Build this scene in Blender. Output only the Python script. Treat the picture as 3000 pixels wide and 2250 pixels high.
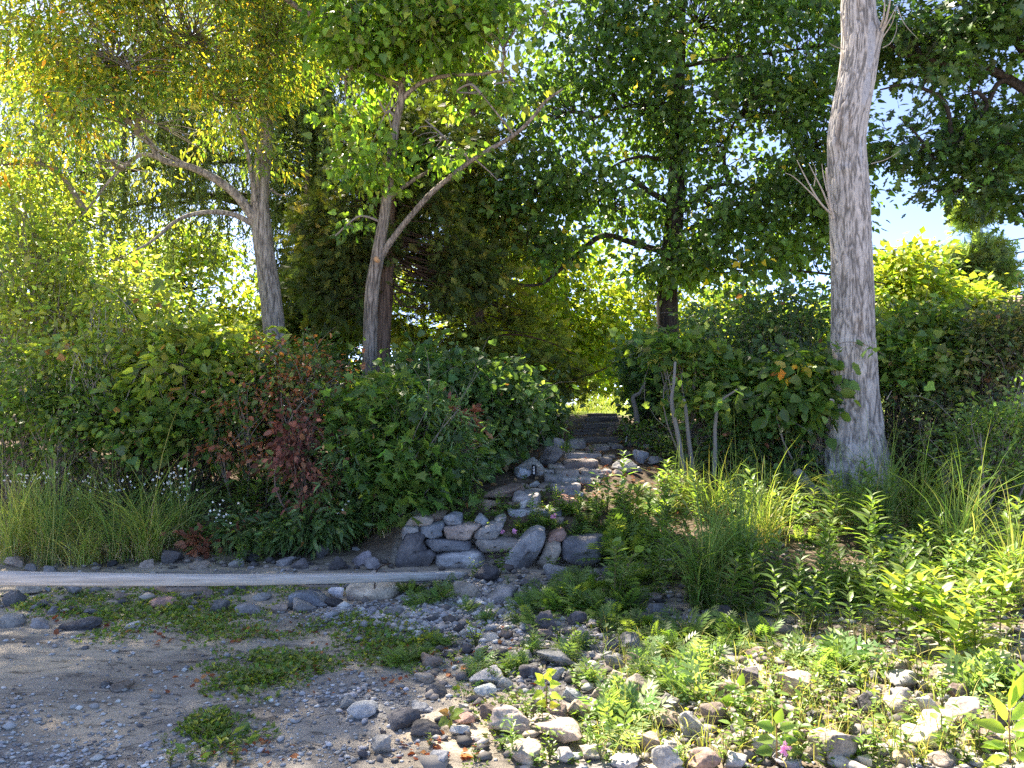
import bpy, bmesh, math
import numpy as np

for o in list(bpy.data.objects):
    bpy.data.objects.remove(o)
sc = bpy.context.scene
col = sc.collection
rng = np.random.default_rng(11)

# ------------------------------------------------------------------ camera, sky, sun, exposure
FPX = 2250.0                      # focal length in pixels of the 3000 x 2250 photograph
EYE = 1.6
HORIZON = 1190.0
PITCH = math.atan((HORIZON - 1125.0) / FPX)
cd = bpy.data.cameras.new('camera')
cd.sensor_width = 36.0
cd.lens = 36.0 * FPX / 3000.0
cd.clip_start = 0.05
cd.clip_end = 2000.0
cam = bpy.data.objects.new('camera', cd)
cam.location = (0, 0, EYE)
cam.rotation_euler = (math.radians(90) + PITCH, 0, 0)
col.objects.link(cam)
sc.camera = cam

SUN_AZ = math.radians(-32)        # from the view axis (+Y), negative is to the left
SUN_EL = math.radians(55)
w = bpy.data.worlds.new('World')
sc.world = w
w.use_nodes = True
nt = w.node_tree
bg = nt.nodes['Background']
sky = nt.nodes.new('ShaderNodeTexSky')
sky.sky_type = 'NISHITA'
sky.sun_disc = False
sky.sun_elevation = SUN_EL
sky.sun_rotation = SUN_AZ
sky.air_density = 0.2
sky.dust_density = 0.3
sky.ozone_density = 1.0
nt.links.new(sky.outputs[0], bg.inputs[0])
bg.inputs[1].default_value = 0.125
sd = bpy.data.lights.new('sun', 'SUN')
sd.energy = 3.2
sd.angle = math.radians(0.5)
sd.color = (1.0, 0.93, 0.82)
sun = bpy.data.objects.new('sun', sd)
sun.rotation_euler = (math.radians(90) - SUN_EL, 0, math.pi - SUN_AZ)
sun.location = (-10, 15, 20)
col.objects.link(sun)
sc.view_settings.view_transform = 'Standard'
sc.view_settings.look = 'None'
sc.view_settings.exposure = 3.0
sc.view_settings.gamma = 1.0
sc.view_settings.use_white_balance = True
sc.view_settings.white_balance_temperature = 7000
sc.view_settings.use_curve_mapping = False
sc.render.engine = 'CYCLES'
cy = sc.cycles
cy.use_denoising = False
cy.max_bounces = 7
cy.diffuse_bounces = 5
cy.glossy_bounces = 2
cy.transmission_bounces = 5
cy.transparent_max_bounces = 4
cy.caustics_reflective = False
cy.caustics_refractive = False
cy.sample_clamp_indirect = 6.0
cy.use_adaptive_sampling = True
cy.adaptive_threshold = 0.01

# ------------------------------------------------------------------ maths helpers
CT, ST = math.cos(PITCH), math.sin(PITCH)


def P(px, py, d):
    """photo pixel (3000 x 2250) at a distance d along +Y -> world point"""
    u = (np.asarray(px, float) - 1500.0) / FPX
    v = (1125.0 - np.asarray(py, float)) / FPX
    Y = CT - v * ST
    Z = v * CT + ST
    k = d / Y
    return np.stack(np.broadcast_arrays(u * k, np.asarray(d, float) * np.ones_like(k), EYE + Z * k), -1)


def unit(a):
    return a / np.maximum(np.linalg.norm(a, axis=-1, keepdims=True), 1e-9)


def sstep(a, b, x):
    t = np.clip((x - a) / (b - a), 0, 1)
    return t * t * (3 - 2 * t)


def _hash(i, j, k, s):
    n = (i * 374761393 + j * 668265263 + k * 2147483647 + s * 1274126177) & 0xFFFFFFFF
    n = ((n ^ (n >> 13)) * 1274126177) & 0xFFFFFFFF
    n = n ^ (n >> 16)
    return (n & 0xFFFFFF) / float(0xFFFFFF)


def noise(p, seed=0):
    """value noise in -1..1 for points (n,3)"""
    p = np.asarray(p, float)
    f = np.floor(p)
    i = f.astype(np.int64)
    t = p - f
    t = t * t * (3 - 2 * t)
    r = 0
    for a in (0, 1):
        for b in (0, 1):
            for c in (0, 1):
                wgt = ((t[..., 0] if a else 1 - t[..., 0]) * (t[..., 1] if b else 1 - t[..., 1]) * (t[..., 2] if c else 1 - t[..., 2]))
                r = r + wgt * _hash(i[..., 0] + a, i[..., 1] + b, i[..., 2] + c, seed)
    return r * 2 - 1


def fbm(p, oct=4, seed=0, gain=0.5):
    r, a = 0, 1.0
    p = np.asarray(p, float)
    for k in range(oct):
        r = r + a * noise(p, seed + k)
        p = p * 2.03 + 7.1
        a *= gain
    return r


def spline(pts, n):
    """Catmull-Rom through the rows of pts, n samples"""
    pts = np.asarray(pts, float)
    m = len(pts)
    q = np.vstack([2 * pts[0] - pts[1], pts, 2 * pts[-1] - pts[-2]])
    t = np.linspace(0, m - 1 - 1e-6, n)
    i = t.astype(int)
    f = (t - i)[:, None]
    a, b, c, d = q[i], q[i + 1], q[i + 2], q[i + 3]
    return 0.5 * (2 * b + (c - a) * f + (2 * a - 5 * b + 4 * c - d) * f ** 2 + (3 * b - a - 3 * c + d) * f ** 3)


# ------------------------------------------------------------------ mesh helpers
def make_mesh(name, V, tris=None, quads=None, colr=None, smooth=True):
    V = np.asarray(V, np.float32)
    me = bpy.data.meshes.new(name)
    loops, starts = [], []
    n = 0
    for arr, k in ((tris, 3), (quads, 4)):
        if arr is not None and len(arr):
            arr = np.asarray(arr, np.int32).reshape(-1, k)
            loops.append(arr.ravel())
            starts.append(np.arange(len(arr), dtype=np.int32) * k + n)
            n += arr.size
    loops = np.concatenate(loops)
    starts = np.concatenate(starts)
    me.vertices.add(len(V))
    me.vertices.foreach_set('co', V.ravel())
    me.loops.add(len(loops))
    me.loops.foreach_set('vertex_index', loops)
    me.polygons.add(len(starts))
    me.polygons.foreach_set('loop_start', starts)
    if smooth:
        me.polygons.foreach_set('use_smooth', np.ones(len(starts), bool))
    if colr is not None:
        c = np.ones((len(V), 4), np.float32)
        c[:, :3] = colr
        at = me.color_attributes.new('Col', 'FLOAT_COLOR', 'POINT')
        at.data.foreach_set('color', c.ravel())
    me.update(calc_edges=True)
    return me


def link(name, me, mat=None, parent=None, color=None, kind=None):
    o = bpy.data.objects.new(name, me)
    if me is not None and mat is not None and not me.materials:
        me.materials.append(mat)
    if parent is not None:
        o.parent = parent
    if color is not None:
        o.color = (*color, 1)
    if kind:
        o['kind'] = kind
    col.objects.link(o)
    return o


def tag(o, label, cat, group=None):
    o['label'] = label
    o['category'] = cat
    if group:
        o['group'] = group
    return o


def thing(name, label, cat, loc=(0, 0, 0), group=None):
    o = bpy.data.objects.new(name, None)
    o.empty_display_size = 0.1
    o.location = loc
    col.objects.link(o)
    return tag(o, label, cat, group)


class Soup:
    """collects vertices, triangles, quads and vertex colours"""

    def __init__(s):
        s.V, s.T, s.Q, s.C, s.n = [], [], [], [], 0

    def add(s, V, T=None, Q=None, C=(1, 1, 1)):
        V = np.asarray(V, float).reshape(-1, 3)
        if T is not None and len(T):
            s.T.append(np.asarray(T).reshape(-1, 3) + s.n)
        if Q is not None and len(Q):
            s.Q.append(np.asarray(Q).reshape(-1, 4) + s.n)
        s.V.append(V)
        s.C.append(np.broadcast_to(np.asarray(C, float), V.shape))
        s.n += len(V)
        return s

    def leaves(s, tm, pos, dr, nr, size, C, wid=1.0):
        TV, TT = tm
        pos = np.asarray(pos, float)
        N = len(pos)
        if N == 0:
            return
        dr = unit(dr)
        side = unit(np.cross(dr, nr))
        nr = np.cross(side, dr)
        size = np.broadcast_to(np.asarray(size, float), (N,))[:, None, None]
        wid = np.broadcast_to(np.asarray(wid, float), (N,))[:, None, None]
        V = pos[:, None] + size * (TV[None, :, 0:1] * side[:, None] * wid + TV[None, :, 1:2] * dr[:, None] + TV[None, :, 2:3] * nr[:, None])
        k = len(TV)
        T = TT[None] + (np.arange(N) * k)[:, None, None]
        s.add(V, T=T, C=np.repeat(np.broadcast_to(C, (N, 3)), k, 0))

    def tubes(s, pts, rad, sides=5, C=(1, 1, 1), cap=False):
        """pts (N,m,3), rad (N,m)"""
        pts = np.asarray(pts, float)
        N, m = pts.shape[:2]
        rad = np.broadcast_to(np.asarray(rad, float), (N, m))
        t = np.gradient(pts, axis=1)
        t = unit(t)
        mt = unit(t.mean(1))
        up = np.where(np.abs(mt[:, 2:3]) > 0.8, np.array([[1.0, 0.1, 0]]), np.array([[0, 0.1, 1.0]]))
        ref = unit(np.cross(mt, up))
        b = unit(np.cross(t, ref[:, None]))
        a = np.cross(b, t)
        th = np.arange(sides) / sides * 2 * math.pi
        ring = a[:, :, None] * np.cos(th)[None, None, :, None] + b[:, :, None] * np.sin(th)[None, None, :, None]
        V = pts[:, :, None] + ring * rad[:, :, None, None]
        i = np.arange(N)[:, None, None] * (m * sides)
        j = np.arange(m - 1)[None, :, None] * sides
        k = np.arange(sides)[None, None, :]
        k2 = (k + 1) % sides
        Q = np.stack([i + j + k, i + j + k2, i + j + sides + k2, i + j + sides + k], -1)
        C = np.asarray(C, float)
        if C.ndim == 2:
            C = np.repeat(C, m * sides, 0)
        if cap:
            c0 = pts[:, -1]
            nV = N * m * sides
            VV = np.vstack([V.reshape(-1, 3), c0])
            base = i[:, 0] + (m - 1) * sides
            T = np.stack([base + np.arange(sides)[None], base + (np.arange(sides)[None] + 1) % sides,
                          np.broadcast_to(nV + np.arange(N)[:, None], (N, sides))], -1)
            s.add(VV, T=T, Q=Q, C=C if C.ndim == 1 else np.vstack([C, C[:N]]))
        else:
            s.add(V, Q=Q, C=C)
        return V

    def mesh(s, name, smooth=True):
        return make_mesh(name, np.vstack(s.V), np.vstack(s.T) if s.T else None, np.vstack(s.Q) if s.Q else None,
                         np.vstack(s.C), smooth)

    def obj(s, name, mat, parent=None, kind=None, smooth=True):
        return link(name, s.mesh(name, smooth), mat, parent, kind=kind)


def tm(v, t):
    return (np.array(v, float), np.array(t, int))


def outline(half, center, bend=0.10, fold=0.10):
    """leaf from the right half of its outline, fanned from a centre point; folded along the rib, tip bent down"""
    half = np.array(half, float)
    left = half[1:-1][::-1] * [-1, 1]
    o = np.vstack([half, left])
    z = fold * np.abs(o[:, 0]) - bend * o[:, 1] ** 2
    V = np.vstack([np.column_stack([o, z]), [[0, center, -bend * center ** 2 - fold * 0.05]]])
    n = len(o)
    return (V, np.array([(n, i, (i + 1) % n) for i in range(n)]))


DIAMOND = tm([(0, 0, 0), (-.3, .45, .07), (0, 1, -.06), (.3, .45, .07)], [(0, 3, 2), (0, 2, 1)])
OVAL = tm([(0, 0, 0), (-.27, .3, .06), (-.22, .66, .03), (0, 1, -.10), (.22, .66, .03), (.27, .3, .06)], [(0, 5, 4), (0, 4, 3), (0, 3, 2), (0, 2, 1)])
HEART = tm([(0, 0, 0), (-.28, -.06, .05), (-.42, .26, .08), (-.22, .7, .02), (0, 1.05, -.13), (.22, .7, .02), (.42, .26, .08), (.28, -.06, .05)],
           [(0, 7, 6), (0, 6, 5), (0, 5, 4), (0, 4, 3), (0, 3, 2), (0, 2, 1)])
LANCE = tm([(0, 0, 0), (-.1, .38, .03), (0, 1, -.12), (.1, .38, .03)], [(0, 3, 2), (0, 2, 1)])
LANCEH = tm([(0, 0, 0), (-.08, .2, .03), (-.105, .45, .02), (-.06, .75, -.07), (0, 1, -.2), (.06, .75, -.07), (.105, .45, .02), (.08, .2, .03), (0, .45, -.015), (0, .75, -.1)],
            [(0, 7, 8), (7, 6, 8), (0, 8, 1), (1, 8, 2), (6, 5, 9), (6, 9, 8), (2, 8, 9), (2, 9, 3), (5, 4, 9), (3, 9, 4)])
MAPLE = outline([(0, 0), (.22, -.06), (.5, .06), (.32, .25), (.56, .58), (.24, .56), (0, 1)], .36, .12, .1)
OAK = outline([(0, 0), (.1, .2), (.33, .28), (.14, .4), (.42, .62), (.15, .66), (.22, .9), (0, 1)], .5, .1, .1)
GRAPE = outline([(0, .08), (.25, -.05), (.52, .2), (.48, .5), (.28, .62), (0, 1)], .38, .12, .12)


def pinnate(pairs, lw=.3, ll=.34):
    V, T = [], []
    ys = np.linspace(.22, .95, pairs)
    for i, y in enumerate(ys):
        L = ll * (0.75 + .5 * math.sin(math.pi * (i + .6) / pairs))
        for s in (-1, 1):
            a = math.radians(58 - 18 * i / pairs)
            d = np.array([s * math.sin(a), math.cos(a)])
            q = np.array([-d[1], d[0]])
            b = np.array([0, y])
            for c in (b, b + d * L * .5 + q * L * lw * .5, b + d * L, b + d * L * .5 - q * L * lw * .5):
                V.append((c[0], c[1], -.25 * c[1] ** 2 - .12 * abs(c[0])))
            n = len(V)
            T += [(n - 4, n - 3, n - 2), (n - 4, n - 2, n - 1)]
    V += [(-.012, 0, 0), (.012, 0, 0), (0, 1, -.25), (-.05, .95, -.2), (.05, .95, -.2), (0, 1.25, -.4)]
    n = len(V)
    T += [(n - 6, n - 5, n - 4), (n - 3, n - 2, n - 1)]
    return tm(V, T)


PINNATE = pinnate(6)
PINNATE4 = pinnate(4, .34, .42)


def spray():
    r = np.random.default_rng(3)
    V, T = [], []

    def sl(b, d, L, wd):
        q = np.array([-d[1], d[0]])
        n = len(V)
        zz = r.uniform(-.08, .08)
        for c, z in ((b - q * wd * .5, 0), (b + q * wd * .5, 0), (b + d * L, zz - .12 * L)):
            V.append((c[0], c[1], z - .22 * c[1] ** 2))
        T.append((n, n + 1, n + 2))
    sl(np.array([0, 0.]), np.array([0, 1.]), 1.0, .07)
    for i, y in enumerate(np.linspace(.08, .85, 7)):
        for s in (-1, 1):
            a = math.radians(r.uniform(35, 60)) * s
            sl(np.array([0, y + r.uniform(-.03, .03)]), np.array([math.sin(a), math.cos(a)]), .5 * (1.1 - y) + .12, .10)
    return tm(V, T)


SPRAY = spray()


def palette(cols, wts=None, jit=.18, hj=.06):
    cols = np.array(cols, float)
    wts = np.ones(len(cols)) if wts is None else np.array(wts, float)
    wts = wts / wts.sum()

    def f(n):
        c = cols[rng.choice(len(cols), n, p=wts)]
        return c * np.exp(rng.normal(0, jit, (n, 1))) * np.exp(rng.normal(0, hj, (n, 3)))
    return f


# ------------------------------------------------------------------ materials
def new_mat(name):
    m = bpy.data.materials.new(name)
    m.use_nodes = True
    n = m.node_tree.nodes
    l = m.node_tree.links
    return m, n, l, n['Principled BSDF'], n['Material Output']


def leaf_material(name, trans=.45, gain=(2.3, 2.1, .8), rough=.5, spec=.35):
    m, n, l, pb, out = new_mat(name)
    a = n.new('ShaderNodeAttribute')
    a.attribute_name = 'Col'
    pb.inputs['Roughness'].default_value = rough
    pb.inputs['Specular IOR Level'].default_value = spec
    al = mixc(n, l, 1.0, a.outputs['Color'], (1.5, 1.5, 1.5), 'MULTIPLY')
    l.new(al, pb.inputs['Base Color'])
    mu = n.new('ShaderNodeMix')
    mu.data_type = 'RGBA'
    mu.blend_type = 'MULTIPLY'
    mu.inputs[0].default_value = 1
    l.new(al, mu.inputs[6])
    mu.inputs[7].default_value = (*gain, 1)
    tr = n.new('ShaderNodeBsdfTranslucent')
    l.new(mu.outputs[2], tr.inputs['Color'])
    mx = n.new('ShaderNodeMixShader')
    mx.inputs[0].default_value = trans
    l.new(pb.outputs[0], mx.inputs[1])
    l.new(tr.outputs[0], mx.inputs[2])
    l.new(mx.outputs[0], out.inputs['Surface'])
    return m


def ramp(n, stops):
    r = n.new('ShaderNodeValToRGB')
    e = r.color_ramp.elements
    while len(e) < len(stops):
        e.new(.5)
    for x, (p, c) in zip(e, stops):
        x.position = p
        x.color = (*c, 1) if len(c) == 3 else c
    return r


def tex(n, l, kind, scale, src=None, detail=5, **kw):
    t = n.new({'noise': 'ShaderNodeTexNoise', 'vor': 'ShaderNodeTexVoronoi', 'wave': 'ShaderNodeTexWave'}[kind])
    t.inputs['Scale'].default_value = scale
    if 'Detail' in t.inputs:
        t.inputs['Detail'].default_value = detail
    for k, v in kw.items():
        if k in t.inputs:
            t.inputs[k].default_value = v
        else:
            setattr(t, k, v)
    if src is not None:
        l.new(src, t.inputs['Vector'])
    return t


def mixc(n, l, fac, a, b, mode='MIX'):
    m = n.new('ShaderNodeMix')
    m.data_type = 'RGBA'
    m.blend_type = mode
    for sock, v in ((m.inputs[0], fac), (m.inputs[6], a), (m.inputs[7], b)):
        if hasattr(v, 'links'):
            l.new(v, sock)
        elif isinstance(v, tuple):
            sock.default_value = (*v, 1)
        else:
            sock.default_value = v
    return m.outputs[2]


def bump(n, l, pb, h, strength, dist, prev=None):
    b = n.new('ShaderNodeBump')
    b.inputs['Strength'].default_value = strength
    b.inputs['Distance'].default_value = dist
    l.new(h, b.inputs['Height'])
    if prev is not None:
        l.new(prev, b.inputs['Normal'])
    l.new(b.outputs[0], pb.inputs['Normal'])
    return b.outputs[0]


def mapped(n, l, scale, coord='Object'):
    tc = n.new('ShaderNodeTexCoord')
    mp = n.new('ShaderNodeMapping')
    mp.inputs['Scale'].default_value = scale
    l.new(tc.outputs[coord], mp.inputs['Vector'])
    return mp.outputs[0]


def bark_material(name, dark, light, freq=16, vert=.16, lichen=None):
    m, n, l, pb, out = new_mat(name)
    v = mapped(n, l, (1, 1, vert))
    a = tex(n, l, 'noise', freq, v, 6, Roughness=.65, Distortion=.4)
    r = ramp(n, [(.38, dark), (.62, light)])
    l.new(a.outputs[0], r.inputs[0])
    b = tex(n, l, 'noise', 3, mapped(n, l, (1, 1, 1)), 4)
    c = mixc(n, l, .55, r.outputs[0], mixc(n, l, b.outputs[0], (.55, .55, .55), (1.35, 1.3, 1.25)), 'MULTIPLY')
    if lichen:
        g = tex(n, l, 'noise', 7, mapped(n, l, (1, 1, 1)), 6)
        rr = ramp(n, [(.56, (0, 0, 0)), (.68, (1, 1, 1))])
        l.new(g.outputs[0], rr.inputs[0])
        c = mixc(n, l, rr.outputs[0], c, lichen)
    l.new(c, pb.inputs['Base Color'])
    pb.inputs['Roughness'].default_value = .9
    pb.inputs['Specular IOR Level'].default_value = .15
    bump(n, l, pb, a.outputs[0], .8, .02)
    return m


def attr_material(name, rough=.85, spec=.2):
    m, n, l, pb, out = new_mat(name)
    a = n.new('ShaderNodeAttribute')
    a.attribute_name = 'Col'
    l.new(a.outputs['Color'], pb.inputs['Base Color'])
    pb.inputs['Roughness'].default_value = rough
    pb.inputs['Specular IOR Level'].default_value = spec
    return m


def rock_material():
    m, n, l, pb, out = new_mat('rock')
    oi = n.new('ShaderNodeObjectInfo')
    tc = n.new('ShaderNodeTexCoord')
    ad = n.new('ShaderNodeVectorMath')
    ad.operation = 'ADD'
    sc_ = n.new('ShaderNodeVectorMath')
    sc_.operation = 'SCALE'
    cb = n.new('ShaderNodeCombineXYZ')
    for i in range(3):
        l.new(oi.outputs['Random'], cb.inputs[i])
    l.new(cb.outputs[0], sc_.inputs[0])
    sc_.inputs['Scale'].default_value = 37.0
    geo = n.new('ShaderNodeNewGeometry')
    l.new(geo.outputs['Position'], ad.inputs[0])
    l.new(sc_.outputs[0], ad.inputs[1])
    v = ad.outputs[0]
    big = tex(n, l, 'noise', 5, v, 6, Roughness=.6)
    fine = tex(n, l, 'noise', 60, v, 4, Roughness=.7)
    spk = tex(n, l, 'vor', 150, v)
    r1 = ramp(n, [(.28, (.45, .45, .47)), (.5, (.95, .95, .95)), (.72, (1.55, 1.5, 1.42))])
    l.new(big.outputs[0], r1.inputs[0])
    c = mixc(n, l, 1.0, oi.outputs['Color'], r1.outputs[0], 'MULTIPLY')
    r2 = ramp(n, [(.3, (.5, .5, .5)), (.5, (1, 1, 1)), (.7, (1.5, 1.5, 1.5))])
    l.new(fine.outputs[0], r2.inputs[0])
    c = mixc(n, l, .75, c, r2.outputs[0], 'MULTIPLY')
    # pale veins and lichen crust
    ve = tex(n, l, 'wave', 2.3, v, 6, Distortion=22.0)
    rv = ramp(n, [(.0, (0, 0, 0)), (.93, (0, 0, 0)), (1.0, (.22, .22, .22))])
    l.new(ve.outputs[0], rv.inputs[0])
    vm = tex(n, l, 'noise', 1.7, v, 2)
    rm = ramp(n, [(.55, (0, 0, 0)), (.65, (1, 1, 1))])
    l.new(vm.outputs[0], rm.inputs[0])
    c = mixc(n, l, mixc(n, l, 1.0, rv.outputs[0], rm.outputs[0], 'MULTIPLY'), c, (.50, .49, .47))
    li = tex(n, l, 'noise', 16, v, 8, Roughness=.72)
    rl = ramp(n, [(.60, (0, 0, 0)), (.70, (.7, .7, .7))])
    l.new(li.outputs[0], rl.inputs[0])
    c = mixc(n, l, rl.outputs[0], c, (.40, .40, .37))
    l.new(c, pb.inputs['Base Color'])
    pb.inputs['Roughness'].default_value = .82
    pb.inputs['Specular IOR Level'].default_value = .3
    b1 = bump(n, l, pb, big.outputs[0], .5, .05)
    bump(n, l, pb, fine.outputs[0], .55, .012, b1)
    return m


def wood_material(name, light, dark, stretch=(1.2, 14, 14), knots=True, coord='Object'):
    m, n, l, pb, out = new_mat(name)
    v = mapped(n, l, stretch, coord)
    a = tex(n, l, 'noise', 3.2, v, 6, Roughness=.6, Distortion=.6)
    f = tex(n, l, 'noise', 16, v, 4)
    r = ramp(n, [(.3, dark), (.55, tuple((x + y) / 2 for x, y in zip(light, dark))), (.7, light)])
    l.new(a.outputs[0], r.inputs[0])
    c = mixc(n, l, .5, r.outputs[0], mixc(n, l, f.outputs[0], (.6, .6, .6), (1.4, 1.4, 1.4)), 'MULTIPLY')
    if knots:
        k = tex(n, l, 'vor', 2.1, mapped(n, l, (1, 3, 3), coord))
        rk = ramp(n, [(.05, (1, 1, 1)), (.12, (0, 0, 0))])
        l.new(k.outputs['Distance'], rk.inputs[0])
        c = mixc(n, l, rk.outputs[0], c, (.22, .10, .06))
    l.new(c, pb.inputs['Base Color'])
    pb.inputs['Roughness'].default_value = .85
    pb.inputs['Specular IOR Level'].default_value = .2
    bump(n, l, pb, a.outputs[0], .5, .006)
    return m


def plain(name, c, rough=.6, metal=0.0):
    m, n, l, pb, out = new_mat(name)
    t = tex(n, l, 'noise', 40, None, 5)
    k = mixc(n, l, t.outputs[0], tuple(x * .7 for x in c), tuple(min(1, x * 1.3) for x in c))
    l.new(k, pb.inputs['Base Color'])
    pb.inputs['Roughness'].default_value = rough
    pb.inputs['Metallic'].default_value = metal
    return m


LEAF = leaf_material('leaf', .45, (2.0, 1.95, .75), .42, .5)
FARLEAF = leaf_material('far_leaf', .55, (2.0, 1.9, .7))
LEAFD = leaf_material('leaf_waxy', .35, (2.0, 1.9, .7), .4, .5)
NEEDLE = leaf_material('cedar_spray', .4, (1.9, 1.9, .6), .6, .2)
GRASS = leaf_material('grass_blade', .4, (1.7, 1.6, .8), .5, .3)
DEADLEAF = leaf_material('dead_leaf', .25, (1.6, 1.1, .8), .8, .1)
TWIG = attr_material('twig_bark', .9, .15)
PEBBLE = attr_material('pebble', .8, .3)
FLOWER = leaf_material('petal', .3, (1.1, 1.0, 1.1), .6, .2)
BARK_GREY = bark_material('bark_grey', (.10, .087, .075), (.42, .375, .335), 34, .13)
BARK_BROWN = bark_material('bark_brown', (.07, .058, .048), (.33, .28, .235), 38, .13)
BARK_DARK = bark_material('bark_dark', (.018, .014, .012), (.075, .06, .05), 24, .12)
BARK_CEDAR = bark_material('bark_cedar', (.055, .036, .027), (.19, .13, .10), 40, .06)
ROCK = rock_material()
PLANKM = wood_material('weathered_plank', (.70, .67, .64), (.36, .34, .32), (.9, 22, 22))
BLOCKM = wood_material('weathered_block', (.27, .24, .22), (.13, .115, .105), (14, 1.2, 14))
TIMBER = wood_material('old_timber', (.20, .18, .165), (.06, .052, .046), (1.0, 12, 16), False)
IRON = plain('rusty_iron', (.06, .035, .025), .7, .4)
BLACKM = plain('black_metal', (.015, .015, .017), .45, .3)
FROST = plain('frosted_glass', (.8, .82, .85), .3)

# ------------------------------------------------------------------ terrain
def stair_x(y):
    return .36 + .2 * (np.maximum(y, 8.0) - 8.0)


def G(x, y, rough=True):
    x = np.asarray(x, float)
    y = np.asarray(y, float)
    yy = y
    c = np.interp(yy, [-60, 0, 4, 6, 7.6, 7.95, 8.2, 9.5, 11.5, 13, 15, 17, 60], [-.6, -.1, 0, .02, .05, .45, .5, .75, 1.0, 1.2, 1.42, 1.5, 1.6])
    lf = np.interp(yy, [-60, 0, 4, 6, 7.5, 8.2, 9.5, 11, 13, 17, 60], [-.6, -.1, 0, .02, .07, .24, .72, 1.15, 1.4, 1.5, 1.6])
    rt = np.interp(yy, [-60, 0, 4, 5.5, 6.5, 7.5, 8.5, 9.5, 11, 13, 17, 60], [-.6, -.1, 0, .03, .09, .2, .38, .58, .95, 1.3, 1.5, 1.6])
    xr = x - .2 * (np.clip(y, 8, 16) - 8)
    wl = sstep(-1.0, -1.7, xr)
    wr = sstep(.95, 1.6, xr)
    z = c * (1 - wl) * (1 - wr) + lf * wl + rt * wr * (1 - wl)
    if rough:
        p = np.stack(np.broadcast_arrays(x, y, 0 * x), -1)
        near = 1 - sstep(18, 26, y)
        z = z + near * (.025 * noise(p * .9, 3) + .018 * noise(p * 2.7, 4) + .007 * noise(p * 9, 5) + .003 * noise(p * 21, 6))
        # little erosion ledges in the sand on the left
        led = noise(p * np.array([.45, 1.5, 1]) + 11, 8)
        z = z + near * .022 * sstep(.05, .12, led) * sstep(-.2, -1.0, x) * sstep(6.2, 5.2, y)
    return z


def hit(px, py, dmax=60):
    """where the ray through a photo pixel meets the ground"""
    ds = np.concatenate([np.arange(2.2, 20, .02), np.arange(20, dmax, .2)])
    p = P(px, py, ds)
    below = p[:, 2] <= G(p[:, 0], p[:, 1], False)
    k = np.argmax(below) if below.any() else len(ds) - 1
    return p[k]


def ground_material():
    m, n, l, pb, out = new_mat('ground')
    a = n.new('ShaderNodeAttribute')
    a.attribute_name = 'Col'
    se = n.new('ShaderNodeSeparateColor')
    l.new(a.outputs['Color'], se.inputs[0])
    geo = n.new('ShaderNodeNewGeometry')
    v = geo.outputs['Position']
    mp = n.new('ShaderNodeMapping')
    mp.inputs['Scale'].default_value = (.55, 1.5, 1)
    mp.inputs['Rotation'].default_value = (0, 0, .25)
    l.new(v, mp.inputs['Vector'])
    n1 = tex(n, l, 'noise', 1.6, mp.outputs[0], 7, Roughness=.62)
    n2 = tex(n, l, 'noise', 90, v, 5, Roughness=.75)
    n3 = tex(n, l, 'noise', 9, mp.outputs[0], 6, Roughness=.7)
    r1 = ramp(n, [(.32, (.25, .22, .185)), (.45, (.40, .355, .295)), (.54, (.53, .455, .355)), (.66, (.64, .52, .37))])
    l.new(n1.outputs[0], r1.inputs[0])
    r3 = ramp(n, [(.36, (.34, .33, .32)), (.46, (.9, .9, .9)), (.7, (1.15, 1.12, 1.06))])
    l.new(n3.outputs[0], r3.inputs[0])
    sand = mixc(n, l, 1.0, r1.outputs[0], r3.outputs[0], 'MULTIPLY')
    r2 = ramp(n, [(.30, (.35, .35, .36)), (.48, (1, 1, 1)), (.72, (1.3, 1.3, 1.3))])
    l.new(n2.outputs[0], r2.inputs[0])
    sand = mixc(n, l, .8, sand, r2.outputs[0], 'MULTIPLY')
    vo = tex(n, l, 'vor', 75, v)
    vs = n.new('ShaderNodeSeparateColor')
    l.new(vo.outputs['Color'], vs.inputs[0])
    rg = ramp(n, [(.0, (.12, .12, .125)), (.35, (.27, .27, .28)), (.7, (.42, .41, .40)), (1, (.62, .61, .60))])
    l.new(vs.outputs[0], rg.inputs[0])
    edge = ramp(n, [(.0, (1, 1, 1)), (.45, (1, 1, 1)), (.8, (.3, .3, .3))])
    l.new(vo.outputs['Distance'], edge.inputs[0])
    grav = mixc(n, l, .8, rg.outputs[0], edge.outputs[0], 'MULTIPLY')
    soil_r = ramp(n, [(.3, (.05, .038, .027)), (.5, (.11, .083, .06)), (.7, (.20, .15, .11))])
    l.new(n3.outputs[0], soil_r.inputs[0])
    soil = mixc(n, l, .7, soil_r.outputs[0], r2.outputs[0], 'MULTIPLY')
    lawn_r = ramp(n, [(.3, (.07, .12, .02)), (.7, (.20, .24, .05))])
    l.new(n3.outputs[0], lawn_r.inputs[0])
    c = mixc(n, l, se.outputs[1], sand, grav)
    c = mixc(n, l, se.outputs[0], c, soil)
    c = mixc(n, l, se.outputs[2], c, lawn_r.outputs[0])
    l.new(c, pb.inputs['Base Color'])
    pb.inputs['Roughness'].default_value = .95
    pb.inputs['Specular IOR Level'].default_value = .15
    b1 = bump(n, l, pb, n3.outputs[0], .5, .03)
    b2 = bump(n, l, pb, vo.outputs['Distance'], -.35, .008, b1)
    bump(n, l, pb, n2.outputs[0], .6, .01, b2)
    return m


def axis(dense0, dense1, step, lo, hi, grow=1.35):
    a = list(np.arange(dense0, dense1 + 1e-6, step))
    s, x = step, dense1
    while x < hi:
        s *= grow
        x += s
        a.append(x)
    s, x = step, dense0
    while x > lo:
        s *= grow
        x -= s
        a.insert(0, x)
    return np.array(a)


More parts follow.
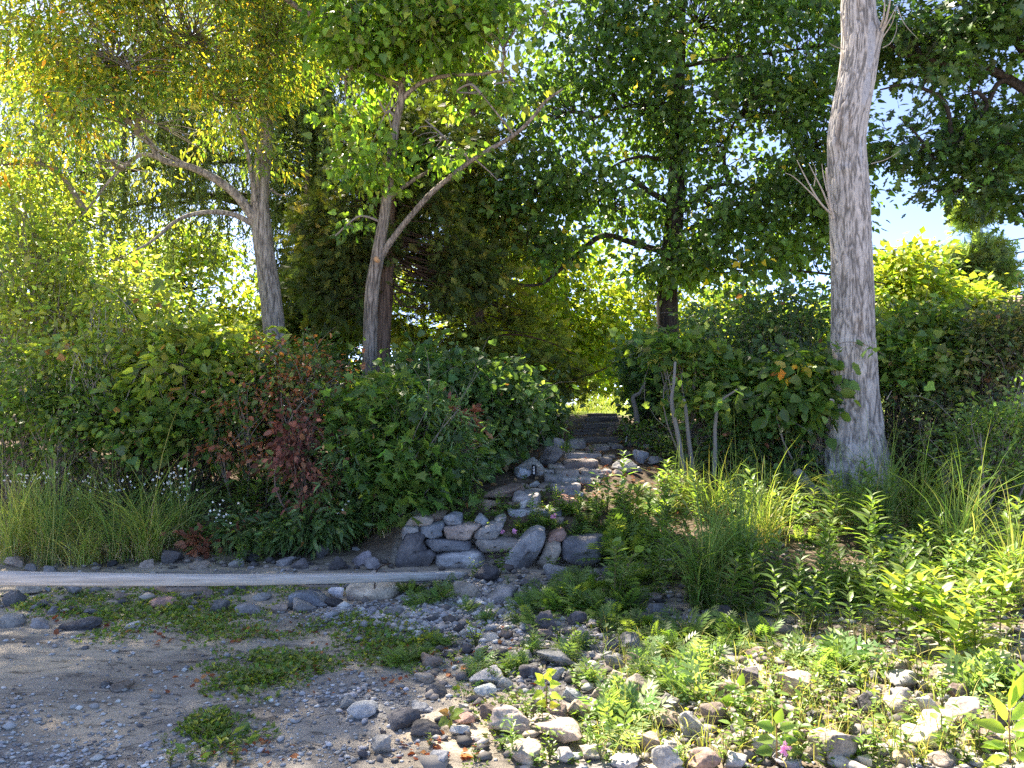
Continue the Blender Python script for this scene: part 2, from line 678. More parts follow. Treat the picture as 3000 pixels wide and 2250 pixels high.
def px_of(p):
    q = np.asarray(p, float) - np.array([0, 0, EYE])
    fw = q[..., 1] * CT + q[..., 2] * ST
    up = -q[..., 1] * ST + q[..., 2] * CT
    return 1500 + FPX * q[..., 0] / fw, 1125 - FPX * up / fw


def blob(px, py, cx, cy, rx, ry):
    return np.exp(-(((px - cx) / rx) ** 2 + ((py - cy) / ry) ** 2))


def gravel_mask(x, y):
    p = np.stack([x, y, 0 * x], -1)
    z = G(x, y, False)
    yc = np.maximum(y, 1.0)
    px, py = px_of(np.stack([x, yc, z], -1))
    g = 1.3 * blob(px, py, 1230, 1820, 210, 40) + .8 * blob(px, py, 1420, 1760, 170, 45) + .5 * blob(px, py, 60, 2190, 170, 80) + .8 * blob(px, py, 960, 2030, 170, 70) \
        + .9 * blob(px, py, 1550, 1900, 260, 90) + .7 * blob(px, py, 1150, 2080, 160, 60) + .35 * blob(px, py, 1000, 1700, 900, 50) + .45 * sstep(1300, 1700, px) * sstep(1750, 1850, py) \
        + .5 * blob(px, py, 250, 2250, 300, 60)
    return np.clip(g + .35 * noise(p * 3.1, 21) + .25 * noise(p * 9.1, 22), 0, 1)


gx = axis(-6.6, 6.6, .055, -160, 160)
gy = axis(2.6, 17.0, .055, -80, 260)
X, Y = np.meshgrid(gx, gy, indexing='xy')
xf, yf = X.ravel(), Y.ravel()
zf = G(xf, yf)
pp = np.stack([xf, yf, 0 * xf], -1)
wob = .35 * noise(pp * 1.3, 31) + .2 * noise(pp * 4, 32)
bank = np.where(xf < -1.2, sstep(7.3, 7.9, yf + wob), np.where(xf > 1.2, sstep(6.0, 7.0, yf + wob), sstep(7.7, 7.9, yf + wob * .3)))
bank = np.maximum(bank, .85 * sstep(-.35, .35, noise(pp * 1.7 + 5, 33)) * sstep(-.2, .8, xf - .35 * (yf - 4)))
lawn = sstep(14.6, 15.6, yf + wob)
gm = gravel_mask(xf, yf) * sstep(3.0, 4.5, yf + 3)
zone = np.stack([bank * (1 - lawn), gm, lawn], -1)
nx, ny = len(gx), len(gy)
ii = (np.arange(ny - 1)[:, None] * nx + np.arange(nx - 1)[None]).ravel()
gq = np.stack([ii, ii + 1, ii + nx + 1, ii + nx], -1)
GROUND = link('ground', make_mesh('ground', np.stack([xf, yf, zf], -1), quads=gq, colr=zone), ground_material(), kind='structure')

# ------------------------------------------------------------------ stones
def rock_variant(seed, boxy, cuts, rough, sub=4):
    r = np.random.default_rng(seed)
    bm = bmesh.new()
    bmesh.ops.create_icosphere(bm, subdivisions=sub, radius=1.0)
    V = np.array([v.co[:] for v in bm.verts])
    T = np.array([[v.index for v in f.verts] for f in bm.faces])
    bm.free()
    e = 2 + boxy
    V = V / (np.abs(V) ** e).sum(1, keepdims=True) ** (1 / e)
    for k in range(cuts):
        nrm = unit(r.normal(size=3) * [1, 1, .8])
        c = r.uniform(.5, .85)
        d = V @ nrm - c
        V = V - np.where(d > 0, d * .93, 0)[:, None] * nrm
    off = r.uniform(-50, 50, 3)
    V = V * (1 + .16 * fbm(V * 1.1 + off, 2, seed)[:, None])
    V = V + unit(V) * (rough * fbm(V * 4.2 + off, 4, seed + 9, .6))[:, None]
    V = V - (V.max(0) + V.min(0)) / 2
    V = V / (V.max(0) - V.min(0)) * 2
    return make_mesh('stone_shape', V, tris=T)


ROUND = [rock_variant(100 + i, .7 + .25 * i, 7 + i % 5, .06) for i in range(10)]
ANGULAR = [rock_variant(200 + i, 1.2 + .3 * i, 9 + i, .055) for i in range(8)]
FLAT = [rock_variant(300 + i, 1.0, 5, .035) for i in range(4)]
TONE = {'dark': (.12, .115, .118), 'grey': (.26, .25, .245), 'blue': (.26, .275, .295), 'pale': (.44, .425, .40), 'tan': (.36, .30, .25),
        'brown': (.215, .165, .135), 'red': (.33, .21, .17), 'black': (.05, .05, .053), 'white': (.55, .54, .53), 'orange': (.36, .27, .17)}
TWORD = {'dark': 'dark grey', 'grey': 'mid grey', 'blue': 'blue grey', 'pale': 'pale grey', 'tan': 'tan', 'brown': 'brown', 'red': 'reddish',
         'black': 'blackish', 'white': 'whitish', 'orange': 'ochre'}
KIND = {'r': ('rounded', ROUND), 'a': ('angular', ANGULAR), 'f': ('flat', FLAT)}
labelled = []          # things that get their label from what they lie beside


def place_rock(px, py, wpx, hpx, tone, shape, sink=.5, label=None, group='stones on the shore', d=None, name='stone', depth=None, rz=None, tilt=None):
    r = rng
    if d is None:
        h = hit(px, py + hpx * .40)
        d = h[1]
    c = P(px, py, d)
    sx = wpx * d / FPX / 2
    sz = hpx * d / FPX / 2 / .95
    sy = depth if depth else sx * r.uniform(.65, .95)
    gz = float(G(c[0], c[1] + sy * .6))
    top = c[2] + sz
    bot = min(c[2] - sz, gz - sink * sz)
    sz = max((top - bot) / 2, .012)
    word, fam = KIND[shape]
    o = link(name, fam[r.integers(len(fam))], ROCK)
    o.location = (c[0], c[1] + sy * .75, (top + bot) / 2)
    o.scale = (sx, sy, sz)
    a = 0 if rz is None else rz
    o.rotation_euler = (r.normal(0, .05), r.normal(0, .07) if tilt is None else tilt, a + (math.pi if r.random() < .5 else 0) + r.normal(0, .12))
    bj = float(np.exp(r.normal(0, .18)))
    o.color = (*[t * bj * float(np.exp(q)) for t, q in zip(TONE[tone], r.normal(0, .02, 3))], 1)
    if label:
        tag(o, label, 'stone' if wpx < 90 else 'boulder', group)
    else:
        size = 'large' if wpx > 80 else ('small' if wpx < 45 else 'medium')
        labelled.append((o, f'{size} {TWORD[tone]} {word} stone', 'stone', group, px, py))
    return o


STONES = [  # px, py, width, height, tone, shape
    (1368, 1735, 80, 54, 'tan', 'r'), (1470, 1750, 108, 46, 'grey', 'f'), (1427, 1686, 78, 52, 'dark', 'a'), (1650, 1688, 114, 50, 'grey', 'r'),
    (1543, 1713, 42, 24, 'dark', 'a'), (1597, 1826, 64, 62, 'dark', 'r'), (1692, 1817, 62, 42, 'dark', 'r'), (1796, 1780, 58, 48, 'dark', 'a'),
    (1882, 1823, 58, 42, 'dark', 'r'), (1931, 1796, 74, 52, 'grey', 'r'), (1859, 1891, 78, 58, 'grey', 'r'), (1796, 1893, 52, 40, 'dark', 'a'),
    (1700, 1868, 62, 46, 'grey', 'r'), (1597, 1862, 46, 28, 'brown', 'r'), (1538, 1847, 34, 30, 'blue', 'r'), (1481, 1865, 46, 36, 'brown', 'a'),
    (1389, 1857, 56, 33, 'pale', 'a'), (1434, 1872, 50, 25, 'pale', 'f'), (1800, 1947, 58, 57, 'grey', 'r'), (1861, 1945, 64, 50, 'brown', 'a'),
    (1402, 1910, 54, 36, 'pale', 'a'), (1316, 1919, 38, 30, 'tan', 'r'), (1262, 1944, 72, 44, 'brown', 'r'), (1538, 1928, 52, 32, 'grey', 'r'),
    (1624, 1938, 108, 46, 'grey', 'r'), (1429, 1992, 106, 50, 'pale', 'r'), (1479, 2009, 54, 42, 'pale', 'r'), (1420, 2033, 70, 37, 'white', 'r'),
    (1556, 1974, 66, 40, 'dark', 'r'), (1626, 1983, 66, 40, 'pale', 'a'), (1741, 1959, 56, 32, 'pale', 'f'), (1809, 1995, 62, 47, 'tan', 'a'),
    (1872, 2022, 88, 67, 'tan', 'a'), (1278, 2031, 66, 47, 'dark', 'a'), (1244, 1990, 56, 29, 'tan', 'f'), (1176, 2121, 104, 64, 'dark', 'r'),
    (1246, 2148, 97, 40, 'dark', 'r'), (1054, 2094, 92, 42, 'blue', 'f'), (1018, 2062, 46, 42, 'grey', 'a'), (1235, 2082, 72, 29, 'blue', 'r'),
    (1113, 2187, 62, 44, 'grey', 'a'), (1280, 2236, 62, 50, 'blue', 'r'), (1346, 2148, 62, 32, 'pale', 'r'), (1359, 2117, 60, 42, 'red', 'r'),
    (1434, 2090, 62, 47, 'brown', 'a'), (1497, 2130, 134, 78, 'tan', 'r'), (1640, 2160, 144, 72, 'tan', 'r'), (1620, 2122, 112, 36, 'tan', 'f'),
    (1583, 2076, 57, 52, 'dark', 'a'), (1633, 2094, 62, 57, 'brown', 'r'), (1696, 2089, 78, 62, 'brown', 'r'), (1674, 2041, 62, 42, 'blue', 'r'),
    (1540, 2221, 94, 62, 'tan', 'r'), (1650, 2221, 67, 47, 'grey', 'r'), (1958, 2226, 94, 62, 'grey', 'r'), (1832, 2246, 92, 34, 'pale', 'r'),
    (1962, 2067, 62, 52, 'dark', 'a'), (1958, 2117, 84, 52, 'brown', 'a'), (2036, 1931, 62, 27, 'grey', 'f'), (2217, 1922, 62, 42, 'brown', 'r'),
    (2140, 1949, 52, 32, 'grey', 'r'), (2199, 1990, 62, 57, 'dark', 'a'), (2334, 2018, 108, 82, 'tan', 'a'), (2135, 2027, 72, 42, 'brown', 'r'),
    (2104, 2099, 93, 67, 'brown', 'a'), (2036, 2130, 84, 77, 'grey', 'a'), (2655, 1995, 88, 38, 'grey', 'a'), (2646, 2042, 78, 37, 'grey', 'r'),
    (2565, 2068, 78, 72, 'dark', 'a'), (2646, 2076, 88, 62, 'tan', 'a'), (2719, 2072, 67, 57, 'pale', 'r'), (2841, 2094, 104, 72, 'tan', 'r'),
    (2764, 2130, 134, 52, 'tan', 'f'), (2253, 2189, 88, 57, 'pale', 'r'), (2452, 2198, 154, 82, 'tan', 'a'), (2059, 2230, 114, 54, 'brown', 'r'),
    (2651, 2232, 54, 44, 'orange', 'r'), (2723, 2168, 174, 54, 'tan', 'a'), (2398, 1918, 52, 42, 'dark', 'a'), (2930, 1948, 84, 48, 'dark', 'r'),
    (904, 1596, 52, 32, 'red', 'a'), (940, 1619, 48, 50, 'dark', 'r'), (777, 1597, 78, 38, 'dark', 'a'), (497, 1638, 72, 47, 'dark', 'a'),
    (423, 1657, 44, 30, 'tan', 'r'), (321, 1656, 34, 24, 'black', 'r'), (36, 1651, 64, 30, 'tan', 'r'), (832, 1650, 57, 32, 'grey', 'a'),
    (877, 1657, 52, 34, 'dark', 'r'), (985, 1655, 54, 47, 'dark', 'a'), (574, 1664, 62, 30, 'tan', 'r'), (735, 1640, 46, 30, 'black', 'a'),
    (690, 1652, 48, 26, 'grey', 'r'), (650, 1585, 52, 40, 'black', 'a'), (1055, 1640, 60, 46, 'grey', 'a'), (1090, 1655, 48, 40, 'grey', 'r'),
    (68, 1728, 76, 34, 'tan', 'r'), (208, 1730, 52, 37, 'grey', 'r'), (27, 1756, 68, 44, 'dark', 'a'), (348, 1752, 50, 28, 'brown', 'r'),
    (461, 1772, 74, 25, 'red', 'f'), (637, 1778, 52, 34, 'dark', 'r'), (606, 1746, 48, 30, 'brown', 'r'), (900, 1760, 126, 42, 'blue', 'f'),
    (881, 1784, 78, 34, 'grey', 'r'), (814, 1790, 50, 30, 'tan', 'r'), (976, 1769, 54, 30, 'dark', 'r'), (918, 1738, 42, 24, 'dark', 'r'),
    (981, 1736, 50, 26, 'white', 'r'), (27, 1823, 74, 42, 'grey', 'f'), (113, 1830, 58, 36, 'grey', 'a'), (380, 1838, 48, 24, 'pale', 'r'),
    (226, 1836, 106, 32, 'dark', 'f'), (348, 2017, 62, 36, 'brown', 'a'), (312, 2012, 40, 24, 'dark', 'f'), (728, 1790, 96, 32, 'grey', 'f'),
    (1886, 1583, 48, 34, 'grey', 'a'), (1922, 1606, 62, 48, 'brown', 'r'), (1967, 1615, 62, 44, 'grey', 'r'), (1868, 1671, 84, 38, 'brown', 'r'),
    (1782, 1678, 42, 32, 'dark', 'r'), (1850, 1723, 74, 47, 'dark', 'a'), (1918, 1755, 54, 34, 'tan', 'r'), (1960, 1655, 60, 34, 'tan', 'r'),
    (2330, 1755, 70, 40, 'grey', 'r'), (2390, 1740, 60, 34, 'blue', 'r'), (2600, 1590, 66, 34, 'blue', 'r'), (2470, 1510, 60, 46, 'grey', 'a'),
    (2640, 1715, 54, 30, 'grey', 'r'), (2120, 1800, 60, 40, 'dark', 'r'),
    (1330, 1745, 52, 24, 'tan', 'f'), (1150, 1800, 60, 22, 'grey', 'f'), (700, 1725, 44, 26, 'dark', 'r'), (760, 1755, 60, 24, 'grey', 'f'), (540, 1745, 44, 24, 'tan', 'r'),
    (1985, 2010, 56, 40, 'grey', 'r'), (2270, 2090, 70, 44, 'brown', 'a'), (2390, 2105, 60, 40, 'dark', 'a'), (2490, 2120, 74, 44, 'brown', 'r'), (2180, 2150, 60, 38, 'grey', 'r'),
    (2560, 2160, 60, 40, 'dark', 'a'), (2900, 2180, 90, 50, 'brown', 'r'), (2960, 2110, 70, 46, 'grey', 'a'), (2820, 2030, 70, 44, 'brown', 'a'), (2480, 1990, 60, 38, 'grey', 'a'),
    (2380, 2160, 54, 36, 'brown', 'r'), (1740, 2140, 60, 44, 'dark', 'a'), (1800, 2100, 56, 44, 'grey', 'r'), (1890, 2120, 52, 36, 'dark', 'r'), (1760, 2040, 56, 40, 'tan', 'r'),
    (1900, 2180, 70, 44, 'brown', 'a'), (1740, 2215, 72, 44, 'tan', 'r'), (2160, 2235, 70, 40, 'pale', 'a'), (2320, 2240, 80, 36, 'grey', 'r'), (2780, 2235, 90, 40, 'tan', 'a'),
]
for s_ in STONES:
    place_rock(*s_)
# smaller stones filling the rubble between
placed = np.array([[s_[0], s_[1], s_[2] * .5] for s_ in STONES])
zones = [(1330, 2000, 1775, 2100, 38, (18, 36)), (1950, 3000, 1900, 2245, 34, (22, 44)), (0, 1150, 1600, 1672, 24, (20, 42)), (0, 1050, 1720, 1800, 14, (18, 36)),
         (1050, 1700, 2040, 2240, 10, (16, 30)), (1780, 2200, 1590, 1880, 12, (22, 42))]
for (x0, x1, y0, y1, n_, (s0, s1)) in zones:
    made = 0
    for _ in range(n_ * 12):
        if made >= n_:
            break
        a, b = rng.uniform(x0, x1), rng.uniform(y0, y1)
        s = rng.uniform(s0, s1)
        if (np.hypot(placed[:, 0] - a, (placed[:, 1] - b) * 1.7) < placed[:, 2] + s * .45).any():
            continue
        placed = np.vstack([placed, [a, b, s * .5]])
        place_rock(a, b, s, s * rng.uniform(.5, .72), rng.choice(['dark', 'grey', 'blue', 'pale', 'tan', 'brown', 'grey', 'dark']), rng.choice(['r', 'r', 'a', 'f']))
        made += 1


# ------------------------------------------------------------------ the stone retaining wall
def slab_stone(poly, d, thick, seed, bulge=.05, lean=0.0):
    """a stone from its face outline (photo pixels) at distance d: bulging face, rounded arrises, real thickness"""
    r = np.random.default_rng(seed)
    q = P(np.array([p[0] for p in poly]), np.array([p[1] for p in poly]), d)[:, [0, 2]]
    q = spline(np.vstack([q, q[:1]]), 57)[:-1] * .45 + .55 * np.column_stack([np.interp(np.linspace(0, 1, 57)[:-1], np.linspace(0, 1, len(q) + 1), np.append(q[:, i], q[0, i])) for i in (0, 1)])
    c = q.mean(0)
    S = [.03, .3, .55, .74, .86, .935, .98, 1.0, 1.0, .98, .92, .75, .4, .03]
    D = [-1, -.95, -.85, -.68, -.46, -.22, .1, .6, 1.5, 2.4, 2.9, 3.15, 3.25, 3.3]
    V = []
    for s, y in zip(S, D):
        rr = c + (q - c) * s
        yy = y * bulge if y < 0 else y / 3.3 * thick
        V.append(np.column_stack([rr[:, 0], np.full(len(rr), d + bulge + yy), rr[:, 1]]))
    V = np.vstack(V)
    V[:, 1] += (V[:, 2] - V[:, 2].min()) * lean
    m, kk = len(S), len(q)
    cc = V.mean(0)
    off = r.uniform(-30, 30, 3)
    # broken facets, then grain
    for k in range(5):
        nn = unit(r.normal(size=3) * [.8, 1.2, .8] - [0, .6, 0])
        dd = (V - cc) @ nn
        lim = np.quantile(dd, r.uniform(.86, .96))
        ex = np.maximum(dd - lim, 0)
        V = V - ex[:, None] * nn * .8
    nrm = unit(V - cc)
    V = V + nrm * (.018 * fbm(V * 7 + off, 3, seed)[:, None] + .005 * noise(V * 38 + off, seed + 4)[:, None])
    i = np.arange(m - 1)[:, None] * kk
    k = np.arange(kk)[None]
    Q = np.stack([i + k, i + (k + 1) % kk, i + kk + (k + 1) % kk, i + kk + k], -1).reshape(-1, 4)
    capf = np.array([[0, (j + 1) % kk, j] for j in range(1, kk - 1)])
    return make_mesh('stone', V, tris=capf, quads=Q[:, ::-1])


WALL = thing('stone_wall', 'dry stacked retaining wall of big grey stones at the foot of the steps', 'stone wall', (-.1, 7.5, 0))
wall_polys = [
    ('A', 'dark', 0.0, [(225, 330), (300, 312), (380, 330), (395, 360), (372, 385), (375, 430), (400, 470), (440, 458), (485, 500), (460, 560), (430, 605), (330, 625), (200, 625), (150, 595), (140, 530), (170, 440), (200, 380)]),
    ('B', 'dark', .06, [(370, 376), (440, 366), (600, 375), (700, 385), (760, 400), (765, 452), (700, 465), (600, 468), (480, 465), (420, 440), (375, 412)]),
    ('C', 'pale', 0.0, [(470, 512), (560, 490), (700, 468), (790, 470), (860, 480), (880, 530), (870, 585), (760, 622), (600, 620), (445, 615), (450, 570)]),
    ('D', 'red', .12, [(525, 278), (600, 262), (720, 245), (840, 250), (835, 280), (790, 310), (770, 368), (700, 376), (560, 362), (540, 330)]),
    ('E', 'blue', .12, [(342, 278), (440, 252), (545, 232), (550, 270), (530, 310), (535, 360), (460, 362), (400, 348), (388, 325), (345, 305)]),
    ('F', 'grey', .10, [(205, 290), (235, 262), (330, 270), (345, 303), (300, 313), (225, 332), (205, 370), (190, 330)]),
    ('G', 'tan', .2, [(230, 242), (290, 195), (370, 165), (440, 190), (465, 215), (450, 245), (380, 263), (300, 266), (240, 262)]),
    ('H', 'blue', .2, [(540, 232), (555, 175), (620, 158), (690, 175), (695, 215), (690, 248), (620, 262), (550, 262)]),
    ('I', 'blue', .25, [(800, 215), (830, 175), (870, 168), (910, 215), (880, 248), (820, 248)]),
    ('J', 'grey', .12, [(785, 300), (850, 275), (960, 240), (1040, 225), (1030, 280), (1000, 330), (960, 368), (800, 370), (782, 345)]),
    ('K', 'grey', .05, [(762, 380), (850, 373), (1000, 373), (1150, 390), (1165, 412), (1100, 462), (1000, 458), (880, 470), (770, 455)]),
    ('L', 'brown', .22, [(870, 482), (1000, 474), (1085, 470), (1060, 570), (890, 580)]),
    ('M', 'grey', -.06, [(1030, 595), (1070, 500), (1170, 390), (1240, 330), (1310, 300), (1370, 310), (1385, 360), (1360, 430), (1320, 520), (1270, 605), (1180, 645), (1100, 630)]),
    ('N', 'tan', 0.0, [(1300, 590), (1340, 500), (1380, 425), (1450, 388), (1500, 412), (1505, 470), (1470, 540), (1440, 600), (1360, 612)]),
    ('O', 'red', .12, [(1390, 372), (1420, 330), (1520, 295), (1545, 330), (1520, 378), (1480, 398), (1440, 384), (1395, 392)]),
    ('Q', 'dark', .02, [(1507, 402), (1530, 372), (1700, 365), (1760, 347), (1880, 352), (1900, 450), (1880, 585), (1800, 600), (1700, 590), (1600, 575), (1510, 530)]),
    ('S', 'grey', .25, [(955, 215), (1000, 190), (1050, 185), (1060, 222), (990, 233)]),
    ('T', 'brown', .32, [(420, 180), (480, 155), (560, 160), (540, 210), (520, 232), (460, 228)]),
]
wcol = {'A': (.15, .142, .145), 'B': (.16, .165, .18), 'C': (.46, .455, .45), 'M': (.30, .295, .30), 'K': (.30, .275, .25), 'Q': (.185, .182, .19), 'D': (.36, .29, .25), 'N': (.36, .315, .26)}
for i, (key, tone, back, poly) in enumerate(wall_polys):
    pl = [(1100 + a / 2.765, 1450 + b / 2.765) for a, b in poly]
    th = .42 if key not in 'GHIOSTL' else .3
    me = slab_stone(pl, 7.42 + back, th, 500 + i, .06 if key in 'AMQC' else .035, .12 if key in 'AMNQ' else 0)
    o = link('stone', me, ROCK, WALL)
    o.location = (-WALL.location[0], -WALL.location[1], -WALL.location[2])
    o.color = (*wcol.get(key, TONE[tone]), 1)


# ------------------------------------------------------------------ stone and timber steps
def block_mesh(sx, sy, sz, seed, rough=.012, round_=.12):
    """rough-hewn block, base centre of the front face at the origin"""
    r = np.random.default_rng(seed)
    n = 11
    g = np.linspace(-1, 1, n)
    V, Q = [], []
    for ax in range(3):
        for s in (-1, 1):
            a, b = np.meshgrid(g, g, indexing='ij')
            f = np.zeros((n, n, 3))
            f[..., ax] = s
            f[..., (ax + 1) % 3] = a
            f[..., (ax + 2) % 3] = b if s > 0 else -b
            base = len(V) * n * n
            V.append(f.reshape(-1, 3))
            i = (np.arange(n - 1)[:, None] * n + np.arange(n - 1)[None]).ravel() + base
            Q.append(np.stack([i, i + n, i + n + 1, i + 1], -1))
    V = np.vstack(V)
    Q = np.vstack(Q)
    e = 2 + 1 / round_
    V = V / (np.abs(V) ** e).sum(1, keepdims=True) ** (1 / e)
    half = np.array([sx / 2, sy / 2, sz / 2])
    U = V * half
    off = r.uniform(-40, 40, 3)
    U[:, 0] += .10 * sx * noise(np.column_stack([V[:, 1] * .8, V[:, 2] * .8, 0 * V[:, 0]]) + off, seed)
    U[:, 2] += .13 * sz * noise(np.column_stack([V[:, 0] * 1.2, V[:, 1] * 1.2, 0 * V[:, 0]]) + off, seed + 1)
    U[:, 1] += .10 * sy * noise(np.column_stack([V[:, 0] * 1.6, V[:, 2], 0 * V[:, 0]]) + off, seed + 2)
    U = U + unit(V) * (rough * fbm(U * 9 + off, 3, seed + 3))[:, None]
    U[:, 1] += sy / 2
    U[:, 2] += sz / 2
    bm = bmesh.new()
    bvs = [bm.verts.new(v) for v in U]
    for q in Q:
        bm.faces.new([bvs[k] for k in q])
    bmesh.ops.remove_doubles(bm, verts=bm.verts, dist=1e-4)
    bmesh.ops.recalc_face_normals(bm, faces=bm.faces)
    for f in bm.faces:
        f.smooth = True
    me = bpy.data.meshes.new('block')
    bm.to_mesh(me)
    bm.free()
    return me


STEPS = thing('garden_steps', 'rough steps of stone slabs and old timbers climbing between the bushes', 'steps', (0, 0, 0))


def step_block(x0, x1, y0, y1, tone, name='step_stone', mat=None, depth=.55, roughness=.012, rnd=.12, dd=0.0, rz=0.0):
    """front face in photo pixels (x0..x1, y0 top..y1 bottom)"""
    xm = (x0 + x1) / 2
    h = hit(xm, y1 - (y1 - y0) * .12)
    d = h[1] + dd
    a, b = P(x0, y1, d), P(x1, y1, d)
    t = P(xm, y0, d)[2]
    zb = min(a[2], float(G(h[0], d, False))) - .06
    me = block_mesh(b[0] - a[0], depth, t - zb, int(rng.integers(1e6)), roughness, rnd)
    o = link(name, me, mat or ROCK, STEPS)
    o.location = ((a[0] + b[0]) / 2, d, zb)
    o.rotation_euler = (0, 0, rz + rng.normal(0, .03))
    tc = tuple(1.75 * v for v in tone) if isinstance(tone, tuple) else TONE[tone]
    bj = float(np.exp(rng.normal(0, .12)))
    o.color = (*[v * bj for v in tc], 1)
    return o


def Z(x, y):
    return 1300 + x / 3.16, 1100 + y / 3.16


BR = (.135, .115, .10)
for (x0, x1, y0, y1, tone, dep) in [
    (590, 900, 1245, 1305, 'blue', .5), (860, 1080, 1250, 1312, 'blue', .45), (800, 1130, 1325, 1375, BR, .5),
    (655, 912, 1108, 1238, (.15, .14, .14), .5), (1015, 1262, 1140, 1235, (.25, .14, .10), .5),
    (735, 892, 1076, 1112, BR, .45), (780, 1002, 1046, 1086, (.33, .27, .21), .45), (1000, 1292, 1015, 1112, (.16, .15, .145), .5), (868, 1005, 1018, 1062, BR, .45), (1140, 1290, 1090, 1125, 'blue', .4),
    (925, 1096, 928, 1018, 'grey', .4), (1090, 1262, 948, 1014, (.22, .205, .19), .45), (1260, 1375, 948, 1014, (.20, .19, .18), .45), (1360, 1450, 960, 1020, BR, .45),
    (928, 1022, 880, 932, (.14, .13, .125), .5), (1020, 1262, 880, 942, (.19, .16, .14), .5), (1266, 1432, 885, 946, (.16, .14, .13), .5), (1430, 1560, 880, 940, 'grey', .4),
    (978, 1162, 836, 884, (.24, .20, .175), .5), (1108, 1440, 800, 888, (.12, .10, .092), .6), (1440, 1562, 765, 820, (.13, .12, .115), .5),
    (1130, 1482, 722, 782, (.17, .155, .145), .6), (1000, 1130, 700, 750, BR, .5), (1480, 1600, 735, 775, BR, .5),
    (1150, 1312, 602, 702, (.20, .185, .175), .5), (1310, 1405, 672, 722, (.16, .11, .09), .5), (1400, 1560, 650, 722, (.13, .115, .105), .6), (1540, 1664, 640, 700, (.15, .14, .135), .6), (1100, 1220, 680, 740, (.19, .155, .10), .5),
]:
    a = Z(x0, y0)
    b = Z(x1, y1)
    step_block(a[0], b[0], a[1], b[1], tone, depth=dep)
for (x0, x1, y0, y1, dep) in [(1148, 1645, 570, 640, .14), (1188, 1530, 530, 562, .16), (1200, 1560, 504, 532, .18), (1290, 1592, 446, 502, .3), (1318, 1625, 386, 438, .3), (1330, 1605, 352, 388, .3)]:
    a = Z(x0, y0)
    b = Z(x1, y1)
    step_block(a[0], b[0], a[1], b[1], (.2, .2, .2), 'timber', TIMBER, dep, .004, .05)
# boulders flanking the steps
for (x, y, w_, h_, tone, shape, lab) in [
    (800, 862, 310, 185, 'grey', 'r', 'large rounded grey boulder behind the lower black lantern'),
    (985, 755, 235, 190, 'dark', 'r', 'tall dark boulder with brown leaves on it, left of the steps'),
    (735, 920, 180, 130, 'blue', 'r', 'smooth blue grey boulder left of the lower black lantern'),
    (560, 1088, 385, 150, 'brown', 'f', 'long tilted brown slab lying beside the lowest steps'),
    (735, 1203, 98, 92, 'white', 'a', 'small whitish cube-shaped stone on the lowest step'),
    (395, 1205, 255, 110, 'brown', 'r', 'low brown boulder half hidden by weeds above the wall'),
    (645, 1212, 130, 80, 'brown', 'a', 'brown stone just left of the whitish cube-shaped stone'),
    (1838, 757, 150, 138, 'blue', 'r', 'upright blue grey boulder right of the steps'),
    (1955, 790, 170, 84, 'grey', 'r', 'flat-topped grey boulder by the pale sapling stems'),
    (1672, 835, 225, 112, 'grey', 'r', 'broad grey boulder at the right edge of the middle steps'),
    (1560, 522, 125, 100, 'brown', 'r', 'brown boulder leaning on the timber steps'),
    (1060, 645, 170, 130, 'grey', 'r', 'grey boulder at the left end of the long timber'),
    (905, 905, 120, 60, 'pale', 'a', 'pale wedge stone beside the large rounded boulder'),
    (840, 1015, 110, 72, 'grey', 'a', 'grey wedge stone behind the long tilted slab'),
    (745, 1035, 110, 70, 'brown', 'r', 'brown stone at the upper end of the long tilted slab'),
    (1760, 640, 130, 70, 'dark', 'r', 'dark stone behind the upper black lantern'),
    (1900, 665, 110, 60, 'grey', 'r', 'grey stone under the bush right of the upper lantern'),
    (1460, 945, 110, 70, 'blue', 'r', 'blue stone among dry flower heads by the steps'),
    (1620, 900, 100, 60, 'tan', 'a', 'tan stone at the edge of the grass right of the steps'),
    (1690, 730, 120, 60, 'brown', 'r', 'brown stone at the foot of the upper lantern'),
    (1800, 870, 90, 50, 'pale', 'a', 'pale chip of stone in the grass right of the steps'),
]:
    p = Z(x, y)
    place_rock(p[0], p[1], w_ / 3.16, h_ / 3.16, tone, shape, .3, lab, 'boulders flanking the steps', name='boulder' if w_ > 150 else 'stone')
o = [q for q in col.objects if q.get('label', '').startswith('long tilted brown')][0]
o.rotation_euler = (0.1, -.22, .0)
o.scale = (o.scale[0] * 1.02, .2, o.scale[2] * .72)

# ------------------------------------------------------------------ plank, cleats, stone disc, lanterns
def loft_box(pts, width, thick, side):
    """rounded box section swept along pts (top-front edge line); side = horizontal unit vector pointing away from the camera"""
    pts = np.asarray(pts, float)
    m = len(pts)
    b = .12
    sec = np.array([(b, 0), (1 - b, 0), (1 - b * .3, -b * .6), (1, -b * 1.6), (1, -1 + b), (1 - b, -1), (b, -1), (0, -1 + b), (0, -b * 1.6), (b * .3, -b * .6)])
    V = pts[:, None] + sec[None, :, 0:1] * width * side + sec[None, :, 1:2] * thick * np.array([0, 0, 1.0])
    k = len(sec)
    i = np.arange(m - 1)[:, None] * k
    j = np.arange(k)[None]
    Q = np.stack([i + j, i + kk_(j, k), i + k + kk_(j, k), i + k + j], -1).reshape(-1, 4)
    T = [(0, j_ + 1, j_) for j_ in range(1, k - 1)] + [((m - 1) * k, (m - 1) * k + j_, (m - 1) * k + j_ + 1) for j_ in range(1, k - 1)]
    return V.reshape(-1, 3), Q, np.array(T)


def kk_(j, k):
    return (j + 1) % k


